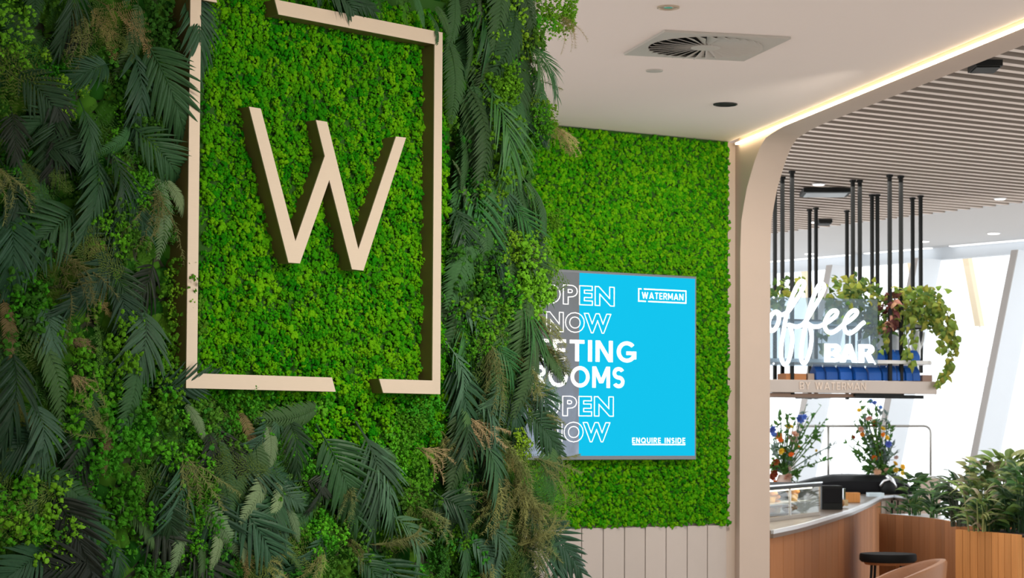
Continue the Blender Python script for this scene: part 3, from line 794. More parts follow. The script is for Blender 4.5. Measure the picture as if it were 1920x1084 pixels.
# ---- fronds that can be told apart, read from the photograph
for a in (
 # far side of the frame, upper
 ('palm', 262, 60, 338, 245), ('palm', 205, 120, 108, 168), ('palm', 148, 185, 152, 335), ('palm', 232, 225, 333, 335), ('palm', 240, 70, 250, 260),
 ('fern', 245, 232, 184, 310), ('fernp', 292, 325, 316, 482), ('fernp', 306, 332, 348, 418), ('palm', 15, 115, 118, 235), ('palmk', 80, 140, 112, 262),
 ('lacet', 182, 0, 268, 132), ('lacet', 165, 10, 215, 110), ('lace', 50, 300, 36, 385), ('lace', 70, 290, 110, 370), ('lace', 120, 420, 205, 545), ('lacet', 160, 430, 175, 560), ('palm', 195, 475, 248, 600),
 ('palm', 345, -30, 360, 145), ('palm', 330, -40, 385, 60), ('palmk', 20, 200, 12, 300), ('palm', 0, 300, 30, 470), ('palm', 110, 190, 60, 330),
 # far side, lower
 ('palm', 206, 520, 236, 635), ('palmb', 264, 560, 245, 745), ('palm', 270, 725, 392, 706), ('palmb', 46, 735, 72, 905), ('palmb', 70, 560, 95, 680),
 ('wispt', 115, 640, 168, 682), ('wispt', 130, 700, 165, 760), ('lacet', 160, 540, 195, 600), ('fernb', 206, 785, 170, 885), ('fern', 235, 815, 260, 850), ('palmk', 85, 900, 170, 1090),
 ('palm', 95, 900, 190, 1060), ('palm', 280, 890, 322, 1015), ('palmk', 200, 1045, 30, 1066), ('fernp', 345, 755, 378, 825), ('fernp', 345, 830, 362, 930),
 ('fern', 0, 620, 20, 780), ('fernb', 5, 560, 15, 680), ('fern', 60, 900, 40, 990), ('palm', 200, 1010, 215, 1090), ('fern', 165, 1000, 200, 1090),
 # below the frame
 ('palmk', 385, 800, 372, 900), ('palmk', 400, 790, 440, 905), ('palm', 533, 770, 552, 885), ('palm', 520, 765, 500, 830), ('fern', 470, 790, 492, 970), ('fernb', 445, 770, 480, 850), ('fernp', 495, 770, 505, 905),
 ('palmb', 667, 790, 700, 1000), ('palmb', 672, 800, 735, 985), ('palm', 592, 795, 662, 970), ('palmb', 715, 955, 785, 1075), ('palmk', 590, 890, 575, 960), ('palmk', 560, 900, 640, 925),
 ('palmb', 500, 905, 555, 955), ('fern', 700, 835, 740, 860), ('palm', 840, 660, 872, 810), ('palmb', 835, 640, 855, 780), ('palm', 800, 925, 884, 985), ('palmb', 812, 920, 830, 1000),
 ('lacet', 690, 870, 720, 940), ('wisp', 775, 950, 820, 1040), ('wisp', 630, 890, 640, 1000), ('wispt', 780, 840, 840, 905), ('fernp', 405, 970, 395, 1070), ('fernp', 535, 945, 560, 1010), ('fern', 500, 1000, 560, 1080), ('wisp', 640, 1010, 655, 1090),
 ('fernp', 440, 980, 450, 1060), ('lacet', 460, 1020, 440, 1084), ('fern', 370, 1000, 380, 1090),
 # hanging ferns beside the frame
 ('fern', 838, 70, 846, 235), ('fern', 868, 165, 905, 345), ('fern', 885, 150, 900, 330), ('fern', 935, 185, 943, 285), ('fern', 862, 230, 868, 360), ('fernp', 848, 300, 858, 350), ('fernp', 856, 330, 882, 405),
 ('palm', 842, 375, 862, 510), ('palm', 920, 320, 936, 440), ('palmb', 850, 555, 900, 640), ('fern', 960, 80, 985, 250), ('fern', 985, 110, 1012, 280), ('fern', 890, 370, 905, 520), ('fern', 930, 380, 955, 520),
 ('palmg', 975, 75, 1036, 185), ('palmg', 965, 60, 1000, 190), ('palmg', 940, 440, 1022, 545), ('palmg', 940, 360, 1000, 480), ('palmg', 970, 320, 1005, 450), ('fern', 870, 20, 865, 150), ('fernp', 893, -20, 888, 60),
 ('palmk', 1000, 640, 1042, 705), ('palmb', 935, 690, 880, 800), ('palmb', 880, 720, 925, 850), ('palm', 985, 700, 1030, 800), ('palm', 975, 760, 1040, 850), ('palmg', 900, 620, 955, 760), ('fernp', 850, 570, 912, 600), ('fernp', 905, 650, 960, 730), ('palm', 900, 780, 912, 890),
 ('lacet', 1015, 225, 1058, 300), ('wispt', 1040, 240, 1065, 310), ('wisp', 985, 580, 1030, 680), ('laceg', 985, 615, 1042, 690), ('lace', 990, 640, 1048, 715), ('palmk', 990, 655, 1054, 700), ('laceg', 985, 690, 1035, 770), ('wisp', 985, 610, 1050, 655), ('fern', 980, 600, 1030, 700), ('wisp', 1000, 650, 1058, 690), ('wispt', 1040, 30, 1065, 110), ('wisp', 1000, 770, 1050, 785), ('wisp', 1000, 860, 1075, 930), ('wisp', 985, 745, 1030, 705), ('lace', 1000, 880, 1070, 960), ('lace', 990, 930, 1045, 1010),
 ('palm', 985, 960, 1078, 1070), ('palm', 990, 985, 1050, 1084), ('palm', 960, 1020, 1068, 1084), ('palmb', 870, 1000, 925, 1090), ('palmb', 805, 925, 850, 990), ('palmb', 895, 960, 930, 1080), ('palm', 900, 870, 950, 980),
 ('lace', 960, 820, 1000, 940), ('wisp', 955, 850, 985, 960), ('lacet', 930, 840, 965, 900), ('wispt', 870, 780, 925, 880), ('fernp', 868, 900, 872, 960), ('fernp', 885, 905, 878, 960),
 # over the top arm
 ('palm', 590, -40, 668, 40), ('palm', 620, -30, 690, 22), ('fern', 800, 20, 822, 100), ('fern', 815, 10, 838, 60), ('laceg', 730, -30, 760, 52), ('laceg', 700, -20, 700, 40), ('fern', 772, -20, 780, 55), ('palm', 565, -40, 590, 20),
): pxf(*a, n0=-0.03 if a[1] > 560 and a[2] < 60 and a[1] < 830 else -0.055, lift=0.03)
# bright tufts
for kd, x, y, r in (
 ('tufty', 18, 75, 60), ('tuft', 215, 305, 46), ('tuft', 250, 380, 55), ('tuft', 200, 440, 60), ('tufty', 110, 180, 50), ('tuft', 40, 400, 50), ('tuftd', 220, 430, 70),
 ('tuft', 330, 590, 70), ('tufty', 340, 610, 50), ('tuft', 190, 690, 80), ('tuft', 130, 740, 80), ('tuft', 260, 780, 80), ('tuft', 300, 740, 70), ('tuft', 170, 850, 80), ('tuft', 230, 900, 90), ('tufty', 70, 1010, 80), ('tuft', 30, 950, 80), ('tuft', 350, 940, 70), ('tuft', 330, 880, 70),
 ('tuft', 430, 760, 55), ('tuft', 460, 740, 50), ('tuft', 560, 870, 60), ('tuft', 590, 1010, 60), ('tuft', 600, 970, 60), ('tuft', 760, 900, 60), ('tuft', 780, 870, 50), ('tuft', 850, 1020, 50), ('tuft', 740, 860, 50), ('tuft', 380, 1000, 60),
 ('tufty', 940, 40, 70), ('tufty', 960, 30, 70), ('tuft', 905, 150, 60), ('tufty', 925, 130, 60), ('tuft', 935, 170, 60), ('tufty', 1050, 22, 46), ('tufty', 1036, 48, 45), ('tufty', 1015, 20, 55), ('tuft', 990, 60, 50), ('tufty', 925, 95, 55), ('tuft', 1010, 420, 40), ('tufty', 940, 480, 50), ('tuft', 890, 60, 60), ('tuft', 900, 425, 70), ('tufty', 905, 395, 50), ('tuft', 1000, 240, 50), ('tufty', 1010, 215, 40),
 ('tuft', 960, 530, 90), ('tufty', 985, 560, 80), ('tuft', 935, 570, 70), ('tufty', 1000, 510, 70), ('tuft', 850, 610, 60), ('tuft', 880, 650, 60), ('tufty', 965, 840, 45), ('tuft', 800, 780, 60), ('tuft', 760, 800, 50), ('tuft', 660, 950, 50), ('tuft', 835, 480, 40), ('tuft', 845, 700, 45)):
    u, v = FW.px(x, y, -0.07); S = r / 600.0 * 1.15
    a = math.radians(rnd.gauss(-75, 25))
    frond(kd, (u - math.cos(a) * S * .4, v - math.sin(a) * S * .4), (u + math.cos(a) * S * .6, v + math.sin(a) * S * .6), -0.05 if x > 850 else -0.07, 0.0, size=S * .95)

# ================================================================== LOBBY CEILING FITTINGS
dg = [onz(x, y, CEIL) for x, y in ((1163, 99), (1244, 55.5), (1487, 69), (1399, 111))]
cen = sum(dg) / 4
du = unit((dg[3] - dg[0]) + (dg[2] - dg[1])); dv = V3(-du[1], du[0], 0)
SQ = 0.655 / 2
FD = Frame((cen[0], cen[1], CEIL), du, dv, (0, 0, -1))
t = thing('air_diffuser', 'square swirl air vent with radial blades set in the pale ceiling', 'air vent', (cen[0], cen[1], CEIL))
m_vent = mat('vent_paint', (0.50, 0.46, 0.41), 0.55)
mb = MB(); NS = 48; ring = []; R1 = 0.288
for k in range(NS):
    a = 2 * PI * k / NS; c, s_ = math.cos(a), math.sin(a); q = SQ / max(abs(c), abs(s_)); ring.append((c, s_, q))
for n0 in (0.004, 0.014):
    pass
vs = []; fs = []
for (c, s_, q) in ring:
    vs += [FD.pt(c * q, s_ * q, 0.012), FD.pt(c * R1, s_ * R1, 0.012), FD.pt(c * R1, s_ * R1, 0.0005), FD.pt(c * q, s_ * q, 0.0005)]
for k in range(NS):
    a0, a1 = 4 * k, 4 * ((k + 1) % NS)
    for e in range(4): fs.append((a0 + e, a0 + (e + 1) % 4, a1 + (e + 1) % 4, a1 + e))
mb.add(vs, fs).build('face_plate', m_vent, t)
MB().lathe(FD.o, [(R1 + 0.01, -0.001), (R1 + 0.01, 0.0004)], 48, FD.u, FD.v, FD.n).build('plenum', m_dark, t)
MB().lathe(FD.o, [(0.075, 0.002), (0.075, 0.016), (0.05, 0.020)], 24, FD.u, FD.v, FD.n).build('hub', m_vent, t)
for k in range(30):
    a = 2 * PI * k / 30; a1 = a + 0.9 * 2 * PI / 30
    def pp(r, an, n): return FD.pt(math.cos(an) * r, math.sin(an) * r, n)
    r0, r1 = 0.07, R1
    vs = [pp(r0, a, 0.004), pp(r1, a, 0.0035), pp(r1, a1, 0.022), pp(r0, a1, 0.012)]
    vs2 = [v + FD.n * 0.0025 for v in vs]
    MB().prism(vs, vs2).build('blade', m_vent, t)
def downlight(x, y, rad, z, label, kind, group=None, name='downlight'):
    c = onz(x, y, z)
    t = thing(name, label, 'ceiling light' if kind != 'blank' else 'cover plate', c, group)
    if kind == 'blank':
        MB().lathe(c, [(rad, 0.0), (rad, -0.004), (rad * .96, -0.006)], 24).build('cover', m_vent, t)
    elif kind == 'glow':
        tr = MB().lathe(c, [(rad * 1.18, 0), (rad * 1.18, -0.006), (rad, -0.008)], 24).build('trim_ring', m_white, t)
        MB().lathe(c, [(rad * .98, -0.0085), (rad * .9, -0.012)], 24).build('lens', m_lamp, tr)
    else:
        m = m_gold if kind == 'bronze' else m_black
        mb = MB(); n = 28; prof = [(rad, 0), (rad, -0.006), (rad * .9, -0.008), (rad * .82, -0.002), (rad * .5, -0.0008)]
        tr = mb.lathe(c, prof, n).build('trim_ring', m, t, smooth=True)
        MB().lathe(c, [(rad * .48, -0.001), (rad * .4, -0.004)], 20).build('lens', m_chrome if kind == 'bronze' else m_dark, tr)
    return t
downlight(1253, 13, 0.052, CEIL, 'bronze rimmed recessed downlight above the air vent, unlit', 'bronze')
downlight(1360, 195, 0.072, CEIL, 'black recessed downlight between air vent and glowing ceiling edge', 'dark')
downlight(1227, 132, 0.046, CEIL, 'plain flat round cover plate beside the square air vent', 'blank', name='cover_plate')
SL = SLATZ - 0.002
downlight(1535, 345, 0.050, SL, 'lit round downlight in the slats above the black ceiling cassette', 'glow')
downlight(1875, 372, 0.050, SL, 'lit round downlight in the slats near the white ceiling strip', 'glow')
downlight(1527, 416, 0.045, SL, 'small lit downlight in the slats between two thin rods', 'glow')
downlight(1863, 437, 0.065, SLATZ, 'lit downlight in the white ceiling before the big window', 'glow')
downlight(1733, 452, 0.055, SLATZ, 'lit downlight in the white ceiling beside the outermost rod pair', 'glow')
downlight(1518, 475, 0.060, SLATZ, 'lit downlight in the white ceiling seen behind the thin rods', 'glow')
for (xa, xb, y, dpt, lab) in ((1503, 1592, 357, 0.42, 'square pale ceiling cassette with black rim above the hanging shelf'),
                              (1822, 1872, 118, 0.26, 'dark square ceiling unit in the slats close to the glowing edge'),
                              (1533, 1558, 413, 0.3, 'small black ceiling unit near the far end of the slats')):
    p0, p1 = onz(xa, y, SLATZ), onz(xb, y, SLATZ); wd = np.linalg.norm(p1 - p0); c = (p0 + p1) / 2; ux = unit(p1 - p0); uy = V3(-ux[1], ux[0], 0)
    t = thing('ceiling_cassette', lab, 'ceiling unit', (c[0], c[1], SLATZ), 'square units in the slatted ceiling')
    MB().box(c + V3(0, 0, -0.02), wd, dpt, 0.036, ux, uy).build('rim', m_black, t)
    MB().box(c + V3(0, 0, -0.042), wd * .86, dpt * .8, 0.006, ux, uy).build('face_panel', mat('cassette_grey', (0.45, 0.5, 0.54), 0.4) if wd > .3 else m_black, t)

# ================================================================== FAR MOSS PANEL AND SCREEN
fm = thing('moss_panel', 'bright green moss covering the far wall around the blue screen', 'moss panel', FS.pt(-1.0, -0.58, -0.05))
vb0 = -0.585
MB().fbox(FS, -2.38, -0.004, vb0 + 0.01, CEIL - CAMZ - 0.002, -0.049, -0.022).build('backing_board', mat('moss_backing', (0.015, 0.07, 0.002), 0.95), fm)
pts = []
for (u, v) in jgrid(-2.35, 0.0, vb0 + 0.005, CEIL - CAMZ - 0.010, 0.0275): pts.append((u, v, -0.030 + nr.uniform(-0.008, 0.010), nr.uniform(0.015, 0.025)))
protoC = granule_protos(10, 6, 0.48, 0)
clumps('moss', FS, pts, protoC, m_moss2, fm, 1.0)
pts = [(u, v, -0.012 + nr.uniform(-0.008, 0.010), nr.uniform(0.010, 0.017)) for (u, v) in jgrid(-1.72, -0.01, vb0 + 0.01, CEIL - CAMZ - 0.02, 0.040)]
clumps('moss', FS, pts, protoC, m_moss2, fm, 1.0)

def S2(x, y): return FS.px(x, y, 0.062)
su1, sv1 = S2(1306.5, 518.5); _, sv0 = S2(1306, 862)
su0 = 2 * S2(1086, 700)[0] - su1
scr = thing('wall_screen', 'blue advertising screen with white lettering mounted on the far moss wall', 'screen', FS.pt((su0 + su1) / 2, sv0, 0.03))
m_bez = mat('screen_bezel', (0.16, 0.17, 0.18), 0.35, 0.5)
MB().fbox(FS, su0, su1, sv0, sv1, 0.012, 0.058).build('bezel', m_bez, scr, bevel=0.003)
sb = 0.016
um = S2(1086, 700)[0]
m_cyan = mat('screen_cyan', (0.0, 0.05, 0.08), 0.3, spec=.05, emit=((0.0, 0.53, 0.83), 0.92))
MB().fbox(FS, um, su1 - sb * .8, sv0 + sb * 1.6, sv1 - sb, 0.0585, 0.0605).build('display', m_cyan, scr)
# photo half of the display: flat grey picture with soft pale patches
m_pic = mat('screen_picture', (0.05, 0.05, 0.05), 0.12, emit=((0.2, 0.22, 0.24), 1.0))
nt = m_pic.node_tree; b = nt.nodes['Principled BSDF']; N = nt.nodes.new; L = nt.links.new
tc = N('ShaderNodeTexCoord'); sx = N('ShaderNodeSeparateXYZ'); L(tc.outputs['Generated'], sx.inputs[0])
nz = N('ShaderNodeTexNoise'); nz.inputs['Scale'].default_value = 5; nz.inputs['Detail'].default_value = 6; L(tc.outputs['Generated'], nz.inputs['Vector'])
ad = N('ShaderNodeMath'); ad.operation = 'MULTIPLY_ADD'; ad.inputs[1].default_value = 0.9; L(nz.outputs[0], ad.inputs[0])
iv = N('ShaderNodeMath'); iv.operation = 'SUBTRACT'; iv.inputs[0].default_value = 0.55; L(sx.outputs['Z'], iv.inputs[1]); L(iv.outputs[0], ad.inputs[2])
cr = N('ShaderNodeValToRGB'); cr.color_ramp.elements[0].position = 0.0; cr.color_ramp.elements[0].color = (0.075, 0.085, 0.09, 1)
cr.color_ramp.elements[1].position = 1.0; cr.color_ramp.elements[1].color = (0.22, 0.28, 0.38, 1)
e = cr.color_ramp.elements.new(0.55); e.color = (0.10, 0.115, 0.14, 1); e = cr.color_ramp.elements.new(0.78); e.color = (0.12, 0.155, 0.21, 1)
L(ad.outputs[0], cr.inputs[0]); L(cr.outputs[0], b.inputs['Emission Color'])
MB().fbox(FS, su0 + sb, um, sv0 + sb * 1.6, sv1 - sb, 0.0585, 0.0605).build('display_picture', m_pic, scr, props={'label': 'grey picture half of the display'})
m_txt = mat('screen_white', (0.9, 0.9, 0.9), 0.4, emit=((1, 1, 1), 0.95))
def sline(txt, xl, xr, yt, yb, xm, weight=0.0, outline=0.0, spacing=1.0, d=0.0008):
    """a line of lettering whose visible box is given at column xm"""
    uL, uR = S2(xl, 700)[0], S2(xr, 700)[0]; vt = S2(xm, yt)[1]; vb_ = S2(xm, yb)[1]
    if outline: letters(FS, txt, uL, uR, vb_, vt, 0.0607, d, 'lettering', m_txt, scr, weight, outline, spacing)
    else: capitals(FS, txt, uL, uR, vb_, vt, 0.0607, d, 'lettering', m_txt, scr, weight, spacing)
sline('OPEN', 1007, 1152, 537, 574.5, 1135, 0.040, 0.013, 1.16)
sline('NOW', 1024, 1146, 587.5, 625.5, 1122, 0.040, 0.013, 1.10)
sline('MEETING', 958, 1193, 640, 679.5, 1165, 0.087, 0, 0.17)
sline('ROOMS', 998, 1171, 688, 727.5, 1140, 0.087, 0, 0.15)
sline('OPEN', 1007, 1151, 743, 781.5, 1130, 0.040, 0.013, 1.16)
sline('NOW', 1022, 1145, 791.5, 829.5, 1120, 0.040, 0.013, 1.10)
sline('ENQUIRE INSIDE', 1186, 1285, 821, 831, 1235, 0.075, 0, 0.28)
sline('WATERMAN', 1203.5, 1281, 549.5, 561.5, 1242, 0.062, 0, 0.24)
def sbar(x0, y0, x1, y1):
    a = S2(x0, y0); b_ = S2(x1, y1); MB().fbox(FS, a[0], b_[0], min(a[1], b_[1]), max(a[1], b_[1]), 0.0607, 0.0615).build('rule', m_txt, scr)
uA_, vA_ = S2(1197, 540.5); uB_, vB_ = S2(1287, 569.5); tk = 0.007
for q in ((uA_, uA_ + tk, vB_, vA_), (uB_ - tk, uB_, vB_, vA_), (uA_, uA_ + 0.025, vA_ - tk, vA_), (uA_ + 0.044, uB_, vA_ - tk, vA_), (uA_, uA_ + 0.060, vB_, vB_ + tk), (uA_ + 0.078, uB_, vB_, vB_ + tk)):
    MB().fbox(FS, *q, 0.0607, 0.0615).build('logo_frame', m_txt, scr)
a_ = S2(1186, 832.5); b_ = S2(1285, 834.5); MB().fbox(FS, a_[0], b_[0], b_[1] - .001, a_[1], 0.0607, 0.0615).build('underline', m_txt, scr)

# ================================================================== COFFEE BAR: counter
m_wood = mat('counter_wood', (0.33, 0.135, 0.052), 0.7, spec=.15, var=0.14, noise=(5, 0.22, (14, 14, 0.6)), bump=(60, 0.5, (1, 1, 0.0)))
m_wood2 = mat('sunlit_planter_wood', (0.62, 0.27, 0.085), 0.7, spec=.15, var=0.14, noise=(5, 0.22, (14, 14, 0.6)), bump=(60, 0.5, (1, 1, 0.0)))  # sunlight on the orange planter put into a brighter wood colour
m_rib = mat('pale_rib', (0.46, 0.38, 0.32), 0.6, var=0.05)
m_top = mat('counter_top', (0.16, 0.12, 0.09), 0.3)
m_topedge = mat('counter_edge', (0.75, 0.80, 0.84), 0.25)
BZ = CAMZ - 0.64
def offset_line(P, d):
    out = []
    for i in range(len(P)):
        tg = unit(P[min(i + 1, len(P) - 1)] - P[max(i - 1, 0)]); out.append(P[i] + V3(-tg[1], tg[0], 0) * d)
    return out
def resample(P, step):
    S = [0]
    for i in range(1, len(P)): S.append(S[-1] + np.linalg.norm(P[i] - P[i - 1]))
    P = np.array(P); n = max(1, round(S[-1] / step)); t = np.linspace(0, S[-1], n + 1)
    return [V3(*[np.interp(q, S, P[:, k]) for k in range(3)]) for q in t]
cl = [onz(x, y, BZ) for x, y in ((1444.5, 995), (1458, 992.5), (1500, 983.5), (1545, 970.5), (1591, 956.5), (1625, 942.5), (1648, 931))] + [ony(1662, 928, 22.9) * V3(1, 1, 0) + V3(0, 0, BZ), ony(1680, 928, 22.9) * V3(1, 1, 0) + V3(0, 0, BZ), ony(1706, 928, 22.5) * V3(1, 1, 0) + V3(0, 0, BZ)]
t = thing('coffee_counter', 'long curved wooden coffee counter with vertical boards and pale worktop', 'counter', (cl[0][0], cl[0][1], 0))
seg = resample(cl, 0.42)
ncut = sum(1 for p in seg if p[0] < onz(1646, 932, BZ)[0])
for k in range(ncut):
    a, b2 = seg[k], seg[k + 1]; d = unit(b2 - a); n = V3(-d[1], d[0], 0); a = a + d * .006; b2 = b2 - d * .006
    MB().box((a + b2) / 2 * V3(1, 1, 0) + n * .02 + V3(0, 0, (BZ - .05) / 2), np.linalg.norm(b2 - a), .04, BZ - .05, d, n).build('plank', m_wood, t)
rb = resample(seg[ncut:], 0.16)
for k in range(len(rb) - 1):
    a, b2 = rb[k], rb[k + 1]; d = unit(b2 - a); n = V3(-d[1], d[0], 0)
    MB().box((a + b2) / 2 * V3(1, 1, 0) + n * .02 + V3(0, 0, (BZ - .05) / 2), np.linalg.norm(b2 - a) * .7, .04, BZ - .05, d, n).build('slat', m_rib, t)
inner = offset_line(seg, 0.75)
wt = [p * V3(1, 1, 0) for p in offset_line(seg, -0.02)] + [p * V3(1, 1, 0) for p in inner[::-1]]
MB().prism([p + V3(0, 0, BZ - .05) for p in wt], [p + V3(0, 0, BZ) for p in wt]).build('worktop', m_top, t)
MB().prism([p * V3(1, 1, 0) + V3(0, 0, BZ - .022) for p in offset_line(seg, -0.026) + offset_line(seg, -0.004)[::-1]], [p * V3(1, 1, 0) + V3(0, 0, BZ + .004) for p in offset_line(seg, -0.026) + offset_line(seg, -0.004)[::-1]]).build('edge_strip', m_topedge, t)
bk = [p * V3(1, 1, 0) for p in offset_line(seg, 0.05)] + [p * V3(1, 1, 0) for p in offset_line(seg, 0.09)[::-1]]
MB().prism([p + V3(0, 0, 0.0) for p in bk], [p + V3(0, 0, BZ - .05) for p in bk]).build('core_panel', m_dark, t)
def cpt(i, d, z):  # a point beside the counter edge
    return offset_line(seg, d)[i] * V3(1, 1, 0) + V3(0, 0, z)

# back bar carrying machine and flowers, and pastry case on the counter
PZ = CAMZ - 0.70
bb0, bb1 = ony(1380, 900, 17.6), ony(1712, 900, 21.6)
# ---- pastry display case
Yc = 16.5
cz0 = BZ
pA, pB = ony(1426, 960, 15.5), ony(1538, 960, 17.05)
ux = unit((pB - pA) * V3(1, 1, 0)); uy = V3(-ux[1], ux[0], 0); wd = np.linalg.norm((pB - pA)[:2]); dp_ = 0.55
ct = ony(1500, 909, 16.3)[2]
FC = Frame((pA[0], pA[1], cz0), ux, ZV, -uy)
t = thing('pastry_case', 'glass pastry display case with dark metal top on the coffee counter', 'display case', (pA[0], pA[1], cz0))
hC = ct - cz0
m_cglass = glassmat('case_glass', (0.93, 0.95, 0.94), body=0.06)
m_bronze = mat('case_metal', (0.30, 0.24, 0.18), 0.35, 0.7)
MB().fbox(FC, -.01, wd + .01, hC - .03, hC, -dp_ - .01, .012).build('case_top', m_black, t)
MB().fbox(FC, -.012, wd + .012, hC - .002, hC + .008, .0, .016).build('edge_strip', m_chrome, t)
MB().fbox(FC, 0, wd, 0.001, 0.03, -dp_, 0).build('case_base', m_bronze, t)
MB().fbox(FC, .02, wd - .02, hC * .42, hC * .42 + .012, -dp_ + .03, -.06).build('shelf', mat('shelf_glass', (0.6, 0.6, 0.58), 0.2), t)
for (a, b2, w0, w1) in ((0.0, wd, 0, .004),): MB().fbox(FC, a, b2, .03, hC - .03, -.004, 0).build('pane', m_cglass, t)
MB().fbox(FC, wd - .004, wd, .03, hC - .03, -dp_, -.004).build('pane', m_cglass, t)
MB().fbox(FC, 0, wd, .03, hC - .03, -dp_, -dp_ + .008).build('back_panel', mat('case_back', (0.42, 0.38, 0.32), 0.4), t)
MB().fbox(FC, .03, wd - .03, hC - .045, hC - .031, -.10, -.06).build('added_light_bar', mat('added_case_glow', (1, 1, 1), .5, emit=((1, .85, .62), 9.0)), t)  # unseen light bar added to brighten the pastries
for u in (0.0, wd - .012): MB().fbox(FC, u, u + .012, .03, hC - .03, -.012, .002).build('post', m_bronze, t)
MB().fbox(FC, wd * .47, wd * .47 + .022, .03, hC - .03, -.012, .003).build('post', mat('case_mullion', (0.6, 0.6, 0.6), 0.3, 0.4), t)
m_pastry = mat('pastry_crust', (0.55, 0.24, 0.06), 0.6, noise=(30, 0.4), var=0.3, bump=(50, 0.5))
m_pastry2 = mat('pastry_golden', (0.70, 0.42, 0.12), 0.6, noise=(30, 0.3), var=0.2, bump=(50, 0.5))
def blob(c, sx, sy, sz, seed, sub=2):
    v, f = ico(sub); r = np.random.default_rng(seed); v = v * (1 + .12 * np.sin(v @ r.normal(size=3) * 3 + r.uniform(0, 6)))[:, None]
    v[:, 2] = np.maximum(v[:, 2], -.55)
    mb = MB(); mb.add([c + V3(p[0] * sx, p[1] * sy, (p[2] + .55) * sz) for p in v], [tuple(q) for q in f]); return mb
kk = 0
for lev, zz, labz in ((0, .031, 'bottom'), (1, hC * .42 + .0125, 'upper')):
    for k in range(5):
        u = wd * (.1 + .19 * k); n_ = -.16 - .05 * (k % 2); c = FC.pt(u, zz, n_)
        nm = ['croissant', 'muffin'][(k + lev) % 2]; L_ = 'golden %s on the %s shelf of the pastry case, %s in its row' % (nm, labz, ('first', 'second', 'third', 'fourth', 'fifth')[k])
        if nm == 'muffin':
            tt = thing('muffin', L_, 'pastry', c, 'muffins on the %s shelf' % labz)
            MB().lathe(c, [(.034, 0), (.044, .05)], 14).build('paper_cup', m_pastry2, tt)
            blob(c + V3(0, 0, .05), .054, .054, .035, kk).build('muffin_top', m_pastry, tt, smooth='full')
        else:
            mb = MB(); P = [c + ux * (.075 * math.cos(a)) + uy * (.05 * math.sin(a)) + V3(0, 0, .035) for a in np.linspace(-.3, PI + .3, 9)]
            mb.tube(P, [.012, .022, .030, .036, .038, .036, .030, .022, .012], 8)
            o = mb.build('croissant', m_pastry, None, smooth='full'); tag(o, L_, 'pastry', 'croissants on the %s shelf' % labz)
        kk += 1
# ---- items beside the case
c = ony(1553, 955, 17.2); c[2] = BZ
m_blackgl = mat('black_gloss', (0.008, 0.008, 0.009), 0.4, spec=.12)
def boxthing(name, lab, cat, xl, xr, yt, Y, dep, m, z0, d2=None, bev=.004):
    a, b2 = ony(xl, yt, Y), ony(xr, yt, Y); c = (a + b2) / 2; h = a[2] - z0
    t = thing(name, lab, cat, (c[0], c[1] + dep / 2, z0))
    MB().box((c[0], c[1] + dep / 2, z0 + h / 2), b2[0] - a[0], dep, h).build('body', m, t, bevel=bev)
    return t, c, h, b2[0] - a[0]
t, c, h, w_ = boxthing('till_terminal', 'black till terminal behind the pastry case', 'till', 1541, 1580, 911, 18.4, .25, m_black, BZ)
MB().box((c[0], c[1] - .004, BZ + h * .6), w_ * .86, .008, h * .6).build('screen', m_blackgl, t)
t, c, h, w_ = boxthing('wooden_block', 'small wooden box with metal edge standing on the coffee counter', 'box', 1586, 1613, 924, 20.4, .14, m_wood2, BZ)
MB().box((c[0] - w_ / 2 - .012, c[1] + .03, BZ + h / 2 + .02), .02, .04, h + .04).build('edge_post', m_chrome, t)
# carved figurine
c = ony(1573, 930, 18.9); zt = ony(1573, 929, 18.9)[2]; hz = zt - BZ
t = thing('figurine', 'small amber figurine with a cream card, before the wooden box', 'ornament', (c[0], c[1], BZ))
MB().lathe((c[0], c[1], BZ), [(.03, 0), (.045, hz * .2), (.05, hz * .4), (.035, hz * .62), (.018, hz * .7)], 14).build('body', m_pastry, t, smooth='full')
MB().lathe((c[0], c[1], BZ), [(.010, hz * .70), (.026, hz * .78), (.028, hz * .88), (.012, hz)], 12).build('head', m_pastry2, t, smooth='full')
MB().box((c[0] + .055, c[1] + .03, BZ + hz * .4), .06, .01, hz * .5).build('card', mat('cream_card', (0.8, 0.62, 0.35), 0.6), t)
c = ony(1590, 965, 17.0)
# ---- glossy black espresso machine, long domed body
Ym = 23.6
mx0, mx1 = ony(1455, 900, Ym)[0], ony(1704, 900, Ym)[0]; zb = PZ
prof = [(0.0, 0.06), (.06, .12), (.16, .165), (.28, .21), (.42, .245), (.55, .25), (.72, .243), (.86, .235), (.95, .215), (1.0, .13)]
zref = ony(1560, 888, Ym)[2]
t = thing('espresso_machine', 'long glossy black espresso machine with a domed top and chrome arm', 'coffee machine', ((mx0 + mx1) / 2, Ym, zb))
mb = MB(); vs = []; fs = []; wm = mx1 - mx0; NSEC = 24
xs = [p[0] for p in prof]; hs = [p[1] for p in prof]
hscale = (zref - zb) / .25
for i in range(NSEC + 1):
    u = i / NSEC; h = np.interp(u, xs, hs) * hscale; x = mx0 + u * wm
    for k, (yy, zz) in enumerate(((-.22, 0), (-.26, .35), (-.24, .72), (-.14, .93), (0, 1.0), (.14, .93), (.24, .72), (.26, .35), (.22, 0))):
        vs.append(V3(x, Ym + yy, zb + zz * h))
for i in range(NSEC):
    for k in range(9): fs.append((i * 9 + k, i * 9 + (k + 1) % 9, (i + 1) * 9 + (k + 1) % 9, (i + 1) * 9 + k))
fs += [tuple(range(9)), tuple(range(NSEC * 9, NSEC * 9 + 9))]
mb.add(vs, fs).build('body', m_blackgl, t, smooth=True)
arm = [ony(x, y, Ym - .32) for x, y in ((1650, 912), (1658, 902), (1668, 899), (1676, 906), (1680, 915))]
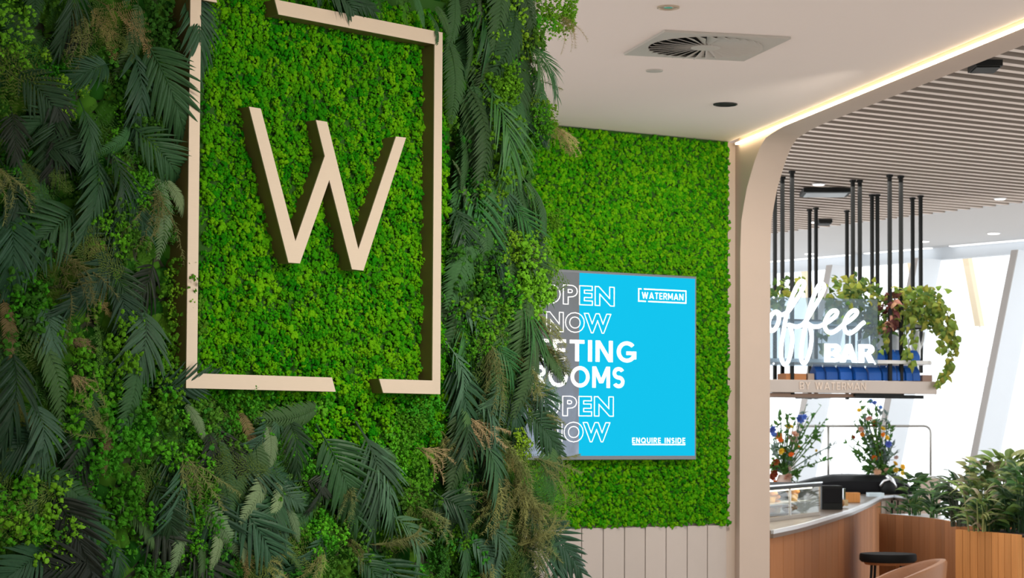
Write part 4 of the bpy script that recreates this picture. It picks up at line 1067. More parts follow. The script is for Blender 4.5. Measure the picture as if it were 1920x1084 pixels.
MB().tube(arm, .018, 8).build('chrome_arm', m_chrome, t, smooth='full')
a0 = [ony(x, y, Ym - .30) for x, y in ((1662, 892), (1672, 900), (1679, 912))]
MB().tube(a0, [.022, .026, .022], 8).build('lever', m_chrome, t, smooth='full')
c = ony(1665, 915, Ym - .28); MB().lathe(c, [(.07, -.10), (.09, 0), (.08, .05), (.03, .08)], 18).build('group_head', m_black, t, smooth='full')
# back bar under it
a = V3(mx0 - .4, Ym + .05, 0)
t = thing('back_bar', 'dark back bar cabinet under the espresso machine', 'cabinet', (mx0 + wm / 2, Ym + .1, 0))
MB().box((mx0 + wm / 2, Ym + .1, zb / 2 - .02), wm + .2, .75, zb - .04).build('body', m_black, t)
MB().box((mx0 + wm / 2, Ym + .1, zb - .02), wm + .24, .79, .04).build('worktop', m_blackgl, t)
# white reading tray at the counter
c0, c1 = ony(1627, 930, 22.4), ony(1655, 930, 22.4)
t = thing('paper_stack', 'pale blue paper stack on the counter in front of the espresso machine', 'paper', ((c0[0] + c1[0]) / 2, 22.4, BZ))
zt = ony(1640, 924, 22.4)[2]
MB().box(((c0[0] + c1[0]) / 2, 22.4, BZ + (zt - BZ) / 2), c1[0] - c0[0], .2, zt - BZ).build('sheets', mat('paper_pale', (0.62, 0.72, 0.76), 0.7), t, bevel=.003)

# ---- metal rail frame
Yr = 23.93
P = [ony(1745, 893, Yr), ony(1745, 812, Yr)]
for a in np.linspace(0, PI / 2, 5): P.append(ony(1733 + 12 * math.cos(a), 811 - 12 * math.sin(a), Yr))
P += [ony(1620, 799, Yr), ony(1507, 799, Yr)]
t = thing('metal_rail', 'thin bent metal rail standing over the back bar', 'rail', (P[0][0], P[0][1], zb))
P[0][2] = zb + .001
MB().tube(P, .013, 8).build('bent_tube', mat('rail_metal', (0.45, 0.43, 0.40), 0.3, 0.8), t, smooth='full')
p0 = ony(1553, 799, Yr); q0 = p0.copy(); q0[2] = zb + .001
MB().tube([q0, p0], .013, 8).build('post', MATS['rail_metal'], t, smooth='full')

# ================================================================== FLOWERS on the back bar
lf['leaf'] = leafmat('flower_leaf', (0.08, 0.20, 0.04), .55)
lf['eucal'] = leafmat('eucalyptus', (0.22, 0.29, 0.27), .6)
petal = {k: leafmat('petal_' + k, c, .6, var=.2, trans=.35) for k, c in dict(orange=(.80, .26, .03), peach=(.75, .45, .32), blue=(.12, .22, .60), yellow=(.85, .62, .05), rust=(.30, .07, .02), blush=(.70, .52, .47)).items()}
def leaf_mesh(seed, L=1.0, w=.22, n=5, droop=.25, heart=False):
    r = random.Random(seed); mb = MB(); ts = np.linspace(0, 1, n)
    ws = [w * (.25 + .75 * (1 - abs(2 * t - .6) ** 2.2) if not heart else (1.0 - .9 * t ** 1.6)) for t in ts]
    ws = [max(.01, q) for q in ws]; ws[-1] = .005
    if heart: ws[0] = w * .75
    strip(mb, [V3(t * L, 0, .12 * math.sin(PI * t) - droop * t * t) for t in ts], ws, V3(0, 0, 1), .3)
    return mb.mesh('leaf')
LEAF = [leaf_mesh(i, w=.2 + .03 * i, droop=.15 + .06 * i) for i in range(4)]
HEART = [leaf_mesh(10 + i, w=.42 + .03 * i, droop=.2 + .08 * i, n=6, heart=True) for i in range(3)]
BLADE = [leaf_mesh(20 + i, w=.07 + .01 * i, droop=.35 + .1 * i, n=7) for i in range(3)]
BROAD = [leaf_mesh(30 + i, w=.27 + .03 * i, droop=.25 + .1 * i, n=7) for i in range(3)]
def bloom_mesh(seed):
    r = random.Random(seed); mb = MB()
    for ring, (n, rad, up) in enumerate(((7, 1.0, .25), (6, .75, .55), (5, .45, .8))):
        for k in range(n):
            a = 2 * PI * (k + .5 * ring) / n + r.uniform(-.15, .15); d = unit(V3(math.cos(a), math.sin(a), up)); 
            strip(mb, [d * (rad * q) + V3(0, 0, .12 * q * q) for q in (0.05, .5, 1.0)], [.12, .32 * rad + .1, .16], V3(-d[0] * up, -d[1] * up, 1), .1)
    return mb.mesh('bloom')
BLOOM = [bloom_mesh(i) for i in range(4)]
def rdir(): return unit(V3(rnd.gauss(0, 1), rnd.gauss(0, 1), rnd.gauss(0, 1)))
def cast(me, name, m, parent, p, x, z, S, sy=1.0, props=None):
    return place(me, name, m, parent, basis(p, x, z) @ Matrix.Diagonal((S, S * sy, S, 1)), props)
def flowers(lab, Y, stems, blooms, base_px, nleaf, group):
    b0 = ony(*base_px, Y); b0[2] = zb
    t = thing('flower_arrangement', lab, 'flowers', b0, group)
    hv = .26
    MB().lathe(b0, [(.07, .0), (.10, hv * .4), (.08, hv * .8), (.06, hv)], 18).build('vase', mat('vase_clay', (0.55, 0.40, 0.33), 0.6), t, smooth=True)
    top = b0 + V3(0, 0, hv)
    stems = stems + [(x + rnd.gauss(0, 9), y + rnd.uniform(4, 40)) for x, y in stems]
    for i, (x, y) in enumerate(stems):
        e = ony(x, y, Y + rnd.uniform(-.12, .12)); mid = (top + e) / 2 + V3(rnd.uniform(-.05, .05), 0, rnd.uniform(-.02, .08))
        P = [top - V3(0, 0, .1)] + [top * (1 - q) ** 2 + mid * 2 * q * (1 - q) + e * q * q for q in np.linspace(0.05, 1, 7)]
        MB().tube(P, [.006] * 6 + [.004, .002], 4).build('stem', lf['leaf'], t)
        eu = i % 4 == 3
        for k in range(nleaf):
            q = rnd.uniform(.35, 1); p = top * (1 - q) ** 2 + mid * 2 * q * (1 - q) + e * q * q
            d = unit(e - top) * .5 + rdir(); cast(LEAF[k % 4], 'leaf', lf['eucal' if eu else 'leaf'], t, p, d, rdir(), rnd.uniform(.035, .08))
    for kd, x, y, r in blooms:
        p = ony(x, y, Y + rnd.uniform(-.15, .05)); z = unit(V3(rnd.gauss(0, .5), -1, rnd.gauss(.2, .5)))
        cast(BLOOM[rnd.randrange(4)], 'bloom', petal[kd], t, p, np.cross(z, rdir()), z, r / 4000 * Y)
    return t
flowers('tall loose flower arrangement with orange blooms beside the pale portal jamb', 23.75,
        [(1462, 775), (1482, 765), (1493, 778), (1512, 760), (1540, 760), (1553, 780), (1445, 800), (1452, 830), (1480, 800), (1496, 812), (1470, 830), (1490, 858), (1500, 885), (1478, 870), (1456, 870), (1570, 830), (1447, 860)],
        [('blue', 1500, 786, 9), ('blue', 1508, 782, 6), ('blue', 1447, 806, 9), ('blue', 1451, 815, 6), ('yellow', 1479, 798, 6), ('yellow', 1484, 801, 5), ('orange', 1459, 816, 8), ('orange', 1463, 825, 6), ('peach', 1490, 815, 8), ('blush', 1488, 824, 8), ('orange', 1474, 848, 9), ('yellow', 1464, 846, 7), ('orange', 1484, 853, 6),
         ('rust', 1450, 875, 9), ('rust', 1453, 888, 9), ('rust', 1447, 895, 8), ('peach', 1476, 894, 9), ('blush', 1479, 878, 7), ('orange', 1455, 906, 8), ('yellow', 1531, 845, 3), ('orange', 1498, 838, 3), ('rust', 1455, 866, 7), ('blush', 1483, 820, 6)],
        (1470, 905), 17, 'flower arrangements on the back bar')
flowers('wild flower arrangement with yellow and rust blooms, further along the rail', 23.75,
        [(1612, 755), (1625, 752), (1640, 755), (1650, 765), (1605, 772), (1600, 790), (1622, 780), (1662, 775), (1668, 800), (1615, 815), (1595, 820), (1632, 830), (1655, 830), (1610, 860), (1635, 865), (1680, 850), (1690, 880), (1675, 875), (1648, 860)],
        [('blue', 1632, 752, 5), ('blue', 1640, 756, 5), ('blue', 1651, 764, 4), ('blue', 1666, 833, 7), ('yellow', 1611, 770, 5), ('peach', 1629, 783, 7), ('orange', 1641, 791, 6), ('rust', 1642, 797, 6), ('peach', 1615, 804, 6), ('rust', 1632, 818, 6), ('orange', 1617, 815, 5), ('rust', 1600, 820, 4), ('rust', 1641, 838, 9), ('orange', 1642, 845, 5),
         ('yellow', 1663, 821, 5), ('yellow', 1655, 805, 6), ('yellow', 1678, 870, 6), ('yellow', 1680, 882, 6), ('yellow', 1692, 876, 6), ('yellow', 1692, 887, 5), ('orange', 1640, 858, 6), ('rust', 1652, 849, 5), ('blush', 1680, 857, 5), ('peach', 1645, 885, 8), ('peach', 1663, 884, 7), ('yellow', 1648, 852, 6), ('orange', 1655, 815, 5)],
        (1655, 890), 19, 'flower arrangements on the back bar')

# ================================================================== HANGING SHELF (gantry)
G0 = onz(1485, 320, SLATZ); G1 = onz(1690, 329, SLATZ)
gu = unit((G1 - G0) * V3(1, 1, 0)); gn = V3(gu[1], -gu[0], 0)
if gn @ (-G0) < 0: gn = -gn
FH = Frame((G0[0], G0[1], 0), gu, ZV, gn)        # front rod plane, u to the cafe side
def H(x, y, n=0.0): return FH.px(x, y, n)
SHF = .06
t = thing('hanging_shelf', 'ceiling-hung metal shelf on black rods above the coffee bar, lettered fascia', 'shelf', FH.pt(.5, H(1600, 740)[1], 0))
rods = [(1453, 345), (1467, 331), (1485, 320), (1668, 327), (1689, 329), (1518, 392), (1530, 389), (1588, 394), (1599, 337), (1612, 337), (1635, 364), (1645, 364), (1711, 370), (1726, 366)]
zb0 = H(1485, 737)[1]; zsh = H(1727, 677)[1]
for x, y in rods:
    p = onz(x, y, SLATZ); zl = zb0 if x not in (1711, 1726, 1635, 1645) else zsh - .06
    rod_ = MB().box((p[0], p[1], (SLATZ - .001 + zl) / 2), .028, .028, SLATZ - .001 - zl, gu, gn).build('rod', m_black, t)
    MB().box((p[0], p[1], SLATZ - .012), .042, .042, .02, gu, gn).build('ceiling_bracket', m_black, rod_)
uE = H(1757, 715, SHF)[0]; uS = H(1400, 715, SHF)[0]
v_top, v_bot = H(1600, 713.5, SHF)[1], H(1600, 737.5, SHF)[1]
m_fas = mat('shelf_metal', (0.44, 0.37, 0.32), 0.38, 0.5, noise=(4, 0.06))
MB().fbox(FH, uS, uE, v_bot, v_top, .02, SHF).build('fascia', m_fas, t, bevel=.004)
MB().fbox(FH, uS, uE, v_top - .022, v_top - .004, -.62, .02).build('lower_board', m_fas, t)
capitals(FH, 'BY WATERMAN', H(1499, 723, SHF)[0], H(1623, 723, SHF)[0], H(1560, 731, SHF)[1], H(1560, 717, SHF)[1], SHF + .0005, .006, 'lettering', mat('fascia_letter', (0.66, 0.53, 0.43), 0.35, 0.4), t, .06, .24)
# upper board with a rounded end
va, vb2 = H(1700, 676, SHF)[1], H(1700, 682.5, SHF)[1]
uE2 = H(1757, 680, SHF)[0]
pl = [(uS, SHF)] + [(uE2 - .12 + .12 * math.sin(a), SHF - .12 + .12 * math.cos(a)) for a in np.linspace(0, PI / 2, 6)] + [(uE2, -.6), (uS, -.6)]
MB().prism([FH.pt(u, vb2, n) for u, n in pl], [FH.pt(u, va, n) for u, n in pl]).build('upper_board', mat('board_pale', (0.55, 0.53, 0.50), 0.35, 0.3), t)
# dark under frame
for (xa, xb, y, n_) in ((1602, 1692, 738.5, .03), (1540, 1730, 742, -1.0)):
    ua, ub, v_ = H(xa, y, n_)[0], H(xb, y, n_)[0], H(1600, y + 2, n_)[1]
    MB().fbox(FH, ua, ub, v_ - .012, v_ + .018, n_ - .02, n_ + .02).build('under_rail', m_black, t)
for x in (1485, 1670, 1690):
    u = H(x, 738, 0)[0]; MB().fbox(FH, u - .015, u + .015, zb0 - .012, zb0 + .01, -1.9, .02).build('under_rail', m_black, t)
MB().fbox(FH, uS, H(1602, 740, 0)[0], v_bot - .03, v_bot - .004, -.6, .01).build('under_panel', mat('under_wood', (0.30, 0.19, 0.13), 0.5), t)
# blue coffee bags in two rows
m_bag = mat('bag_blue', (0.006, 0.085, 0.36), 0.35, var=0.15, noise=(18, 0.2), bump=(25, 0.4))
def bag_mesh():
    mb = MB(); w, h, d = .5, 1.0, .28; P = []
    for z, sx, sy in ((0, .96, 1), (.06, 1, 1.0), (.5, 1.0, .9), (.82, .98, .35), (.9, 1.0, .10), (1.0, 1.0, .08)):
        P.append([(-w * sx, -d * sy, z), (w * sx, -d * sy, z), (w * sx * 1.02, 0, z), (w * sx, d * sy, z), (-w * sx, d * sy, z), (-w * sx * 1.02, 0, z)])
    vs = [q for r_ in P for q in r_]; fs = []
    for i in range(5):
        for k in range(6): fs.append((i * 6 + k, i * 6 + (k + 1) % 6, (i + 1) * 6 + (k + 1) % 6, (i + 1) * 6 + k))
    fs += [tuple(range(6))[::-1], tuple(range(30, 36))]
    return mb.add(vs, fs).mesh('coffee_bag')
BAG = bag_mesh()
ORD = 'one two three four five six seven eight nine ten'.split()
def row(xs, yb, yt, n_, lab, group, wfac=.9):
    for i in range(len(xs) - 1):
        ua, ub = H(xs[i], yb, n_)[0], H(xs[i + 1], yb, n_)[0]; v0 = H(1640, yb, n_)[1]; v1 = H(1640, yt, n_)[1]
        me = BAG; mw = Matrix.Identity(4)
        p = FH.pt((ua + ub) / 2, v0, n_ - .06)
        for a_ in range(3): mw[a_][0], mw[a_][1], mw[a_][2], mw[a_][3] = gu[a_], -gn[a_], (0, 0, 1)[a_], p[a_]
        mw = mw @ Matrix.Rotation(rnd.uniform(-.3, .3), 4, 'Z') @ Matrix.Diagonal(((ub - ua) * wfac, .18, v1 - v0, 1))
        if len(me.materials) == 0: me.materials.append(m_bag)
        o = bpy.data.objects.new('coffee_bag', me); C.objects.link(o); o.matrix_world = mw
        tag(o, lab % ORD[i], 'coffee bag', group)
zl = v_top - .004
row([1528, 1548, 1573, 1600, 1629, 1655, 1668, 1684, 1698, 1712, 1727], H(1640, 713.5, SHF)[1] and 713.2, 684.5, .02, 'blue coffee bag in the lower shelf row, number %s from the cartons', 'blue coffee bags on the lower shelf')
row([1640, 1662, 1684, 1706, 1727], 676.5, 655, .02, 'blue coffee bag in the short upper row, number %s from the neon lettering', 'blue coffee bags on the upper board')
# brown cartons on the lower board
for (xl, xr, yt, lab, cl_) in ((1474, 1512, 701, 'orange brown carton on the lower shelf before the blue bags', (0.50, 0.20, 0.07)), (1515, 1527, 701, 'narrow taupe carton squeezed beside the first blue bag', (0.40, 0.30, 0.24)), (1730, 1748, 704, 'taupe carton on the rounded shelf end past the blue bags', (0.30, 0.20, 0.16))):
    ua, ub = H(xl, 713, 0)[0], H(xr, 713, 0)[0]; v1 = H((xl + xr) / 2, yt, 0)[1]
    tt = thing('carton', lab, 'box', FH.pt((ua + ub) / 2, zl, -.1), 'cartons on the lower shelf')
    MB().fbox(FH, ua, ub, zl + .001, v1, -.18, .0).build('body', mat('carton_%d' % xl, cl_, 0.7), tt, bevel=.003)
    MB().fbox(FH, ua + .003, ub - .003, v1, v1 + .003, -.177, -.003).build('lid', mat('carton_%d' % xl, cl_, 0.7), tt)
# white jugs on the upper board
for i, x in enumerate((1622, 1652, 1678, 1717)):
    u = H(x, 670, -.25)[0]; v1 = H(x, (625, 620, 623, 620)[i], -.25)[1]; c = FH.pt(u, va + .001, -.25); h = v1 - va
    tt = thing('white_jug', 'white ceramic jug on the upper shelf board, number %s from the neon lettering' % ORD[i], 'jug', c, 'white jugs on the upper board')
    r_ = .042
    MB().lathe(c, [(r_ * .8, 0), (r_, h * .15), (r_, h * .5), (r_ * .7, h * .85), (r_ * .75, h)], 18).build('body', m_white, tt, smooth=True)
    MB().tube([c + gu * r_ * .8 + V3(0, 0, h * .4), c + gu * r_ * 1.6 + V3(0, 0, h * .65), c + gu * r_ * 1.9 + V3(0, 0, h * .95)], [.014, .011, .007], 8).build('spout', m_white, tt, smooth='full')
    MB().tube([c - gu * r_ * .7 + V3(0, 0, h * .8), c - gu * r_ * 1.6 + V3(0, 0, h * .7), c - gu * r_ * 1.6 + V3(0, 0, h * .35), c - gu * r_ * .9 + V3(0, 0, h * .2)], .007, 8).build('handle', m_white, tt, smooth='full')
# planter trough carried between the rods
vt, vbt = H(1680, 604, -.1)[1], H(1680, 617, -.1)[1]
tt = thing('hanging_trough', 'pale grey planter trough with black edges between the hanging rods', 'planter', FH.pt(.5, vbt, -.2))
uT0, uT1 = H(1400, 610, -.05)[0], H(1728, 610, -.05)[0]
MB().fbox(FH, uT0, uT1, vbt + .012, vt - .012, -.30, -.05).build('body', mat('trough_grey', (0.5, 0.52, 0.55), 0.5), tt)
for v_ in (vt - .012, vbt): MB().fbox(FH, uT0 - .01, uT1 + .01, v_, v_ + .012, -.31, -.04).build('edge_rail', m_black, tt)
MB().fbox(FH, uT0 + .02, uT1 - .02, vt - .005, vt + .004, -.28, -.06).build('soil', mat('soil', (0.03, 0.02, 0.012), 0.95), tt)

# ---- acrylic sign with neon lettering
NS_ = .12
acr = glassmat('acrylic', (0.70, 0.77, 0.82), body=0.12, bodycol=(0.30, 0.37, 0.42), refl=.1)
sg = thing('neon_sign', 'white neon sign reading coffee BAR on a clear panel before the hanging shelf', 'neon sign', FH.pt(.3, H(1540, 690, NS_)[1], NS_))
MB().fbox(FH, H(1395, 600, NS_)[0], H(1648, 600, NS_)[0], H(1600, 688, NS_)[1], H(1600, 560, NS_)[1], NS_ - .03, NS_ - .024).build('acrylic_panel', acr, sg)
for x, y in ((1640, 558), (1640, 682), (1450, 558), (1450, 682)):
    p = FH.pt(*H(x, y, NS_ - .02), NS_ - .02); MB().lathe(p, [(.007, -.02), (.007, .0), (.010, .0), (.010, .006)], 10, gu, (0, 0, 1), gn).build('standoff', m_chrome, sg)
def zq(pts): return [(1430 + x / 4.517, 520 + y / 4.517) for x, y in pts]
def smooth(P, n=6):
    P = [np.asarray(p, float) for p in P]; out = []
    for i in range(len(P) - 1):
        a, b2, c2, d2 = P[max(i - 1, 0)], P[i], P[i + 1], P[min(i + 2, len(P) - 1)]
        for k in range(n):
            t_ = k / n; out.append(.5 * ((2 * b2) + (-a + c2) * t_ + (2 * a - 5 * b2 + 4 * c2 - d2) * t_ ** 2 + (-a + 3 * b2 - 3 * c2 + d2) * t_ ** 3))
    return out + [P[-1]]
scripts = [
 [(-120, 250), (-150, 235), (-195, 290), (-225, 380), (-200, 460), (-140, 450), (-60, 380), (20, 430)],
 [(150, 315), (115, 292), (75, 320), (52, 385), (62, 448), (98, 445), (128, 395), (138, 335), (118, 293)],
 [(125, 315), (165, 318), (215, 290), (275, 205), (325, 125), (352, 60), (338, 32), (305, 50), (268, 120), (232, 215), (200, 330), (178, 450), (160, 570), (158, 680), (182, 738), (215, 715), (240, 630), (250, 530), (243, 450), (222, 405), (245, 410), (290, 418), (335, 405)],
 [(335, 405), (380, 350), (430, 265), (490, 165), (522, 90), (508, 55), (475, 70), (440, 140), (405, 240), (375, 350), (350, 470), (330, 590), (326, 690), (350, 730), (380, 690), (405, 600), (415, 500), (402, 430), (380, 392), (420, 415), (470, 418), (510, 402)],
 [(510, 402), (560, 375), (610, 335), (632, 300), (615, 282), (580, 292), (545, 335), (525, 395), (540, 450), (580, 470), (630, 445), (690, 395)],
 [(690, 395), (740, 365), (785, 325), (800, 295), (782, 280), (750, 292), (712, 335), (690, 395), (698, 450), (735, 475), (790, 445), (830, 405), (862, 380)],
]
for pth in scripts:
    P = [FH.pt(*H(x, y, NS_), NS_) for x, y in smooth(zq(pth))]
    MB().tube(P, .0165, 8).build('script_letter', m_neon, sg, smooth='full')
def cap(ch, xl, xr):
    capitals(FH, ch, H(xl, 660, NS_)[0], H(xr, 660, NS_)[0], H(1590, 679.5, NS_)[1], H(1590, 645.5, NS_)[1], NS_ - .015, .03, 'capital_letter', m_neon, sg, .10)
cap('B', 1547, 1575); cap('A', 1576, 1607); cap('R', 1611, 1638)

# ---- plants in the trough: each plant is a thing with leaf parts
m_poth = [leafmat('pothos_%d' % i, c, .5, var=.35, hue=.02, trans=.5) for i, c in enumerate(((.20, .29, .05), (.36, .37, .06), (.08, .155, .035), (.55, .46, .09)))]
def trailing(lab, x, spread, n, trails, mats, sz=(.042, .078), up=(515, 600), nroot=None, group='trailing plants in the hanging trough', leaf=HEART):
    n0 = -.12; r0 = FH.pt(*H(x, 603, n0), n0); r0[2] = vt + .005
    t = thing('trailing_plant', lab, 'plant', r0, group)
    for i in range(int(n * 1.7)):
        px_, py_ = x + rnd.gauss(0, spread), rnd.uniform(*up); nn = rnd.uniform(-.30, .08)
        p = FH.pt(*H(px_, py_, nn), nn); d = unit((p - r0) * V3(1, 1, .3) + rdir() * .25 + V3(0, 0, -.05)); z = unit(gn * .8 + V3(0, 0, .6) + rdir() * .6)
        cast(leaf[i % len(leaf)], 'leaf', mats[i % len(mats)], t, p, d, z, rnd.uniform(*sz))
    for tr in trails:
        nn = .03; P = [r0] + [FH.pt(*H(a_, b_, nn + .02 * k), nn + .02 * k) for k, (a_, b_) in enumerate(tr)]
        S_ = smooth(P, 5); MB().tube(S_, .004, 4).build('vine', m_poth[2], t)
        for k, q in enumerate(S_[4:]):
            for s_ in range(2):
                d = unit(V3(0, 0, -.9) + rdir() * .7); z = unit(gn + rdir() * .5)
                cast(leaf[k % len(leaf)], 'leaf', mats[(k + s_) % len(mats)], t, q + rdir() * .03, d, z, rnd.uniform(*sz))
    return t
A_, B_, D_, Y_ = m_poth
trailing('yellow green vine tuft behind the neon script, next to the pale portal', 1455, 11, 42, [], [A_, B_, D_, D_], up=(525, 585))
trailing('small leafy sprig rising behind the tall neon letters', 1484, 9, 20, [], [A_, D_, B_], up=(518, 560))
trailing('dark leafy plant in the trough above the last neon script letter', 1580, 20, 75, [[(1560, 560), (1545, 600), (1540, 650)]], [A_, D_, D_, B_], up=(526, 605))
trailing('tall yellow tipped plant in the trough behind the middle rods', 1605, 16, 60, [], [D_, B_, D_, A_], up=(518, 600))
trailing('deep green plant hanging low between the rods, beside BAR lettering', 1636, 15, 80, [[(1640, 600), (1640, 640), (1645, 655)], [(1655, 590), (1660, 630), (1662, 650)]], [D_, A_, D_, A_, B_], up=(535, 625))
trailing('bushy mid green plant between the front rods and the outermost rods', 1705, 19, 95, [[(1700, 590), (1696, 630), (1700, 660), (1710, 678)], [(1715, 600), (1712, 640)]], [A_, B_, A_, A_], up=(540, 605))
trailing('full green plant at the outer trough end, near the last rods', 1738, 15, 85, [[(1745, 580), (1760, 610), (1775, 625)]], [A_, B_, A_, D_], up=(542, 610))
trailing('long trailing vine hanging past the outer shelf end before the window', 1755, 16, 55, [[(1765, 570), (1785, 610), (1792, 640), (1785, 670), (1778, 690)], [(1770, 580), (1790, 625), (1798, 655)], [(1762, 590), (1766, 630), (1762, 655)], [(1778, 620), (1776, 680), (1770, 705), (1758, 720)]], [A_, A_, B_], up=(560, 625))
m_red = [leafmat('red_leaf_0', (.10, .03, .025), .5), leafmat('red_leaf_1', (.50, .24, .16), .5)]
trailing('brown red leafed plant with a hanging salmon bract at the front rod', 1668, 8, 26, [[(1674, 585), (1672, 600), (1668, 612)]], [m_red[0], m_red[0], m_red[1]], up=(552, 590), sz=(.06, .11), leaf=LEAF)

# ================================================================== PLANTERS, PLANTS, TABLE, CHAIR
def planter(name, lab, pxs, Z, m, pitch, depth, mtop):
    P = [onz(x, y, Z) for x, y in pxs]; P2 = resample(P, pitch); back = offset_line(P2, depth)
    t = thing(name, lab, 'planter', (P[0][0], P[0][1], 0))
    for k in range(len(P2) - 1):
        a, b2 = P2[k], P2[k + 1]; d = unit(b2 - a); n = V3(-d[1], d[0], 0); w = np.linalg.norm(b2 - a) - .006
        MB().box((a + b2) / 2 * V3(1, 1, 0) + n * .018 + V3(0, 0, Z / 2), w, .036, Z, d, n).build('plank', m, t)
    poly = [p * V3(1, 1, 0) for p in offset_line(P2, .037)] + [p * V3(1, 1, 0) for p in back[::-1]]
    MB().prism([p for p in poly], [p + V3(0, 0, Z - .02) for p in poly]).build('body', m, t)
    MB().prism([p + V3(0, 0, Z - .0195) for p in poly], [p + V3(0, 0, Z - .004) for p in poly]).build('top_edge', mtop, t)
    return t, P, back
PLZ = CAMZ - .70
t1, Pl1, bk1 = planter('planter_box', 'dark wooden planter screen behind the small black table', ((1648, 963), (1685, 966), (1720, 969), (1764, 975), (1793, 981)), PLZ, m_wood, .16, .5, m_topedge)
t2, Pl2, bk2 = planter('planter_box', 'bright orange wooden planter under the large leafy plants', ((1791, 993), (1850, 997.5), (1908, 1003)), PLZ, m_wood2, .095, .9, MATS['soil'])
# beige panel standing behind the first planter
t, c, h, w_ = boxthing('menu_stand', 'tall beige panel with white top behind the potted plants', 'panel', 1722, 1764, 897, 19.6, .06, mat('beige_panel', (0.62, 0.50, 0.42), 0.7), 0.0)
MB().box((c[0] - .03, c[1] + .03, h + .012), w_ * .8, .1, .024).build('white_top', m_white, t)

def pot_plant(lab, base, n, leaf, mats, size, height, spread, stems=True, lean=(0, 0), group='plants in the wooden planters', narrow=1.0):
    t = thing('potted_plant', lab, 'plant', base, group)
    b0 = np.asarray(base, float)
    for i in range(n):
        a = rnd.uniform(0, 2 * PI); q = rnd.random() ** .6
        h = height * rnd.uniform(.08, 1.0); r = spread * q * (.6 + .4 * h / height)
        bs = b0 + V3(math.cos(a), math.sin(a), 0) * r * .7 + V3(0, 0, -.002)
        tip = b0 + V3(math.cos(a) * r + lean[0] * h, math.sin(a) * r + lean[1] * h, h)
        L_ = size * rnd.uniform(.85, 1.5)
        d = unit(V3(math.cos(a), math.sin(a), rnd.uniform(.1, 1.0)) ); z = unit(V3(-.2 * math.cos(a), -.2 * math.sin(a) - .5, 1))
        if stems and i % 5 == 0:
            mid = (bs + tip) / 2 + V3(0, 0, .02); MB().tube([bs, mid, tip], [.006, .005, .003], 4).build('stem', mats[0], t)
        cast(leaf[i % len(leaf)], 'leaf', mats[i % len(mats)], t, tip, d, z, L_, narrow)
    return t
m_pl = [leafmat('plant_%d' % i, c, .45, var=.3, hue=.015, trans=.25) for i, c in enumerate(((.07, .16, .04), (.17, .26, .06), (.035, .085, .03), (.34, .37, .14), (.27, .24, .15), (.13, .15, .11)))]
def base_at(x, Y): p = ony(x, 960, Y); return (p[0], p[1], PLZ)
pot_plant('upright green plant with one tall paddle leaf, beside the beige panel', base_at(1714, 18.9), 75, BROAD, [m_pl[0], m_pl[1], m_pl[2]], .085, .36, .10)
pot_plant('spiky leaved plant in the first planter before the beige panel', base_at(1750, 18.3), 40, BLADE, [m_pl[0], m_pl[2]], .18, .26, .06, narrow=1.2)
pot_plant('thin fern spreading over the ribbed counter end', base_at(1680, 19.2), 14, BLADE, [m_pl[0], m_pl[2]], .12, .08, .10, narrow=1.0)
t_ = pot_plant('grey green fern with drooping fronds between both planters', base_at(1800, 16.6), 170, BLADE, [m_pl[5], m_pl[2], m_pl[0]], .13, .38, .15, narrow=1.3)
pot_plant('large variegated plant with broad pale leaves in the orange planter', base_at(1856, 16.2), 220, BROAD, [m_pl[1], m_pl[3], m_pl[0], m_pl[4]], .085, .50, .22)
pot_plant('tall bright leaf plant at the back of the orange planter', base_at(1892, 16.5), 100, BROAD, [m_pl[1], m_pl[3], m_pl[1]], .115, .56, .15)
pot_plant('dark low foliage plant along the orange planter front', base_at(1872, 15.8), 160, BROAD, [m_pl[2], m_pl[0], m_pl[1]], .085, .22, .26)
pot_plant('dark green plant at the outermost end of the orange planter', base_at(1925, 15.6), 160, BROAD, [m_pl[2], m_pl[0], m_pl[1]], .095, .50, .22)
pot_plant('striped spider plant spilling forward over the orange planter', base_at(1840, 15.7), 46, BLADE, [m_pl[3], m_pl[1], m_pl[4]], .16, .34, .14, narrow=1.0)

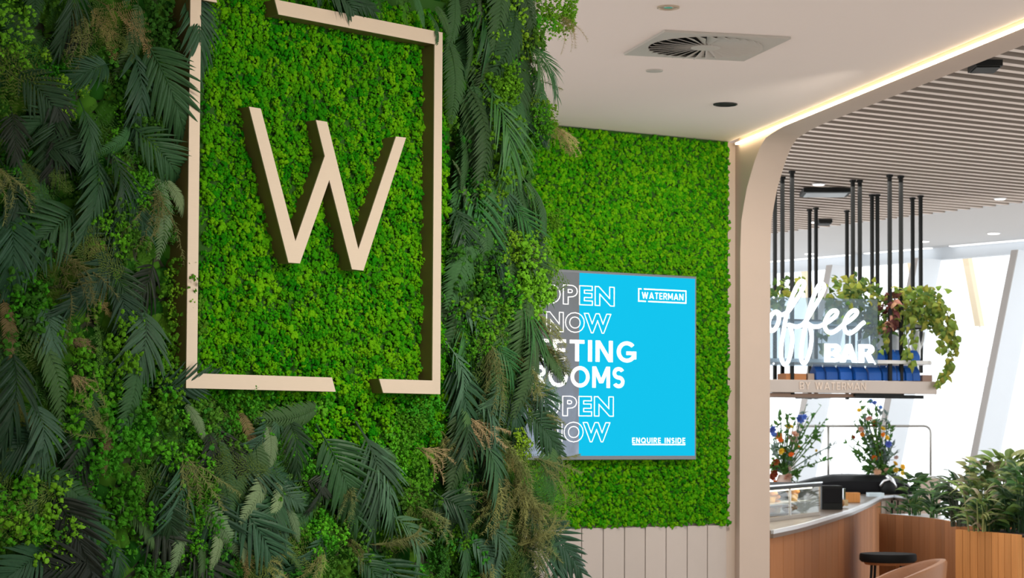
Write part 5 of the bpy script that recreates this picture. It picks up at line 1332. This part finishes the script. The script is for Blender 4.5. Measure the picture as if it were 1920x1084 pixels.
# round black table
Yt = 16.6
tc_ = ony(1665, 1038, Yt); zt = tc_[2]; rt = 53 / 4000 * Yt
t = thing('round_table', 'small round black table with thin dark legs before the wooden planter', 'table', (tc_[0], tc_[1], 0))
MB().lathe((tc_[0], tc_[1], 0), [(rt * .93, zt - .065), (rt, zt - .05), (rt, zt - .015), (rt * .97, zt)], 40).build('tabletop', mat('matte_black', (.006, .006, .006), .7, spec=.15), t, smooth=True)
MB().lathe((tc_[0], tc_[1], 0), [(rt * .80, zt - .085), (rt * .86, zt - .0655)], 32).build('under_rim', m_wood, t, smooth=True)
for a in (.5, .5 + PI / 2, .5 + PI, .5 + 1.5 * PI):
    MB().tube([V3(tc_[0] + math.cos(a) * rt * .72, tc_[1] + math.sin(a) * rt * .72, zt - .085), V3(tc_[0] + math.cos(a) * rt * .95, tc_[1] + math.sin(a) * rt * .95, 0)], .011, 8).build('leg', m_black, t, smooth=True)
# tub chair
Yh = 15.0
cr_ = ony(1776, 1049, Yh); ch = V3(cr_[0] - .33, Yh + .05, 0); zr = cr_[2]
m_leath = mat('tan_leather', (0.36, 0.17, 0.085), 0.42, noise=(12, 0.12), bump=(60, 0.15))
m_leath2 = mat('tan_leather_inside', (0.28, 0.12, 0.06), 0.45, noise=(12, 0.12))
t = thing('tub_chair', 'tan leather tub chair beside the small black table', 'chair', ch)
mb = MB(); n = 28; vs = []; fs = []
for i in range(n + 1):
    a = math.radians(-135 + 270 * i / n); k = .5 + .5 * math.cos(a * 1.0); top = .50 + (zr - .50) * k ** .56
    for (r, z) in ((.30, .36), (.335, top - .02), (.325, top), (.285, top), (.275, top - .02), (.25, .36)):
        vs.append(ch + V3(math.cos(a) * r, math.sin(a) * r, z))
for i in range(n):
    for k in range(6): fs.append((i * 6 + k, i * 6 + (k + 1) % 6, (i + 1) * 6 + (k + 1) % 6, (i + 1) * 6 + k))
fs += [tuple(range(6)), tuple(range(n * 6, n * 6 + 6))]
mb.add(vs, fs).build('backrest', m_leath, t, smooth=True)
MB().lathe(ch, [(.235, .34), (.25, .36), (.25, .44), (.22, .46)], 28).build('seat', m_leath2, t, smooth=True)
for a in (.8, 2.35, 3.9, 5.5):
    MB().tube([ch + V3(math.cos(a) * .18, math.sin(a) * .18, .34), ch + V3(math.cos(a) * .25, math.sin(a) * .25, 0)], [.016, .01], 8).build('leg', m_black, t, smooth=True)
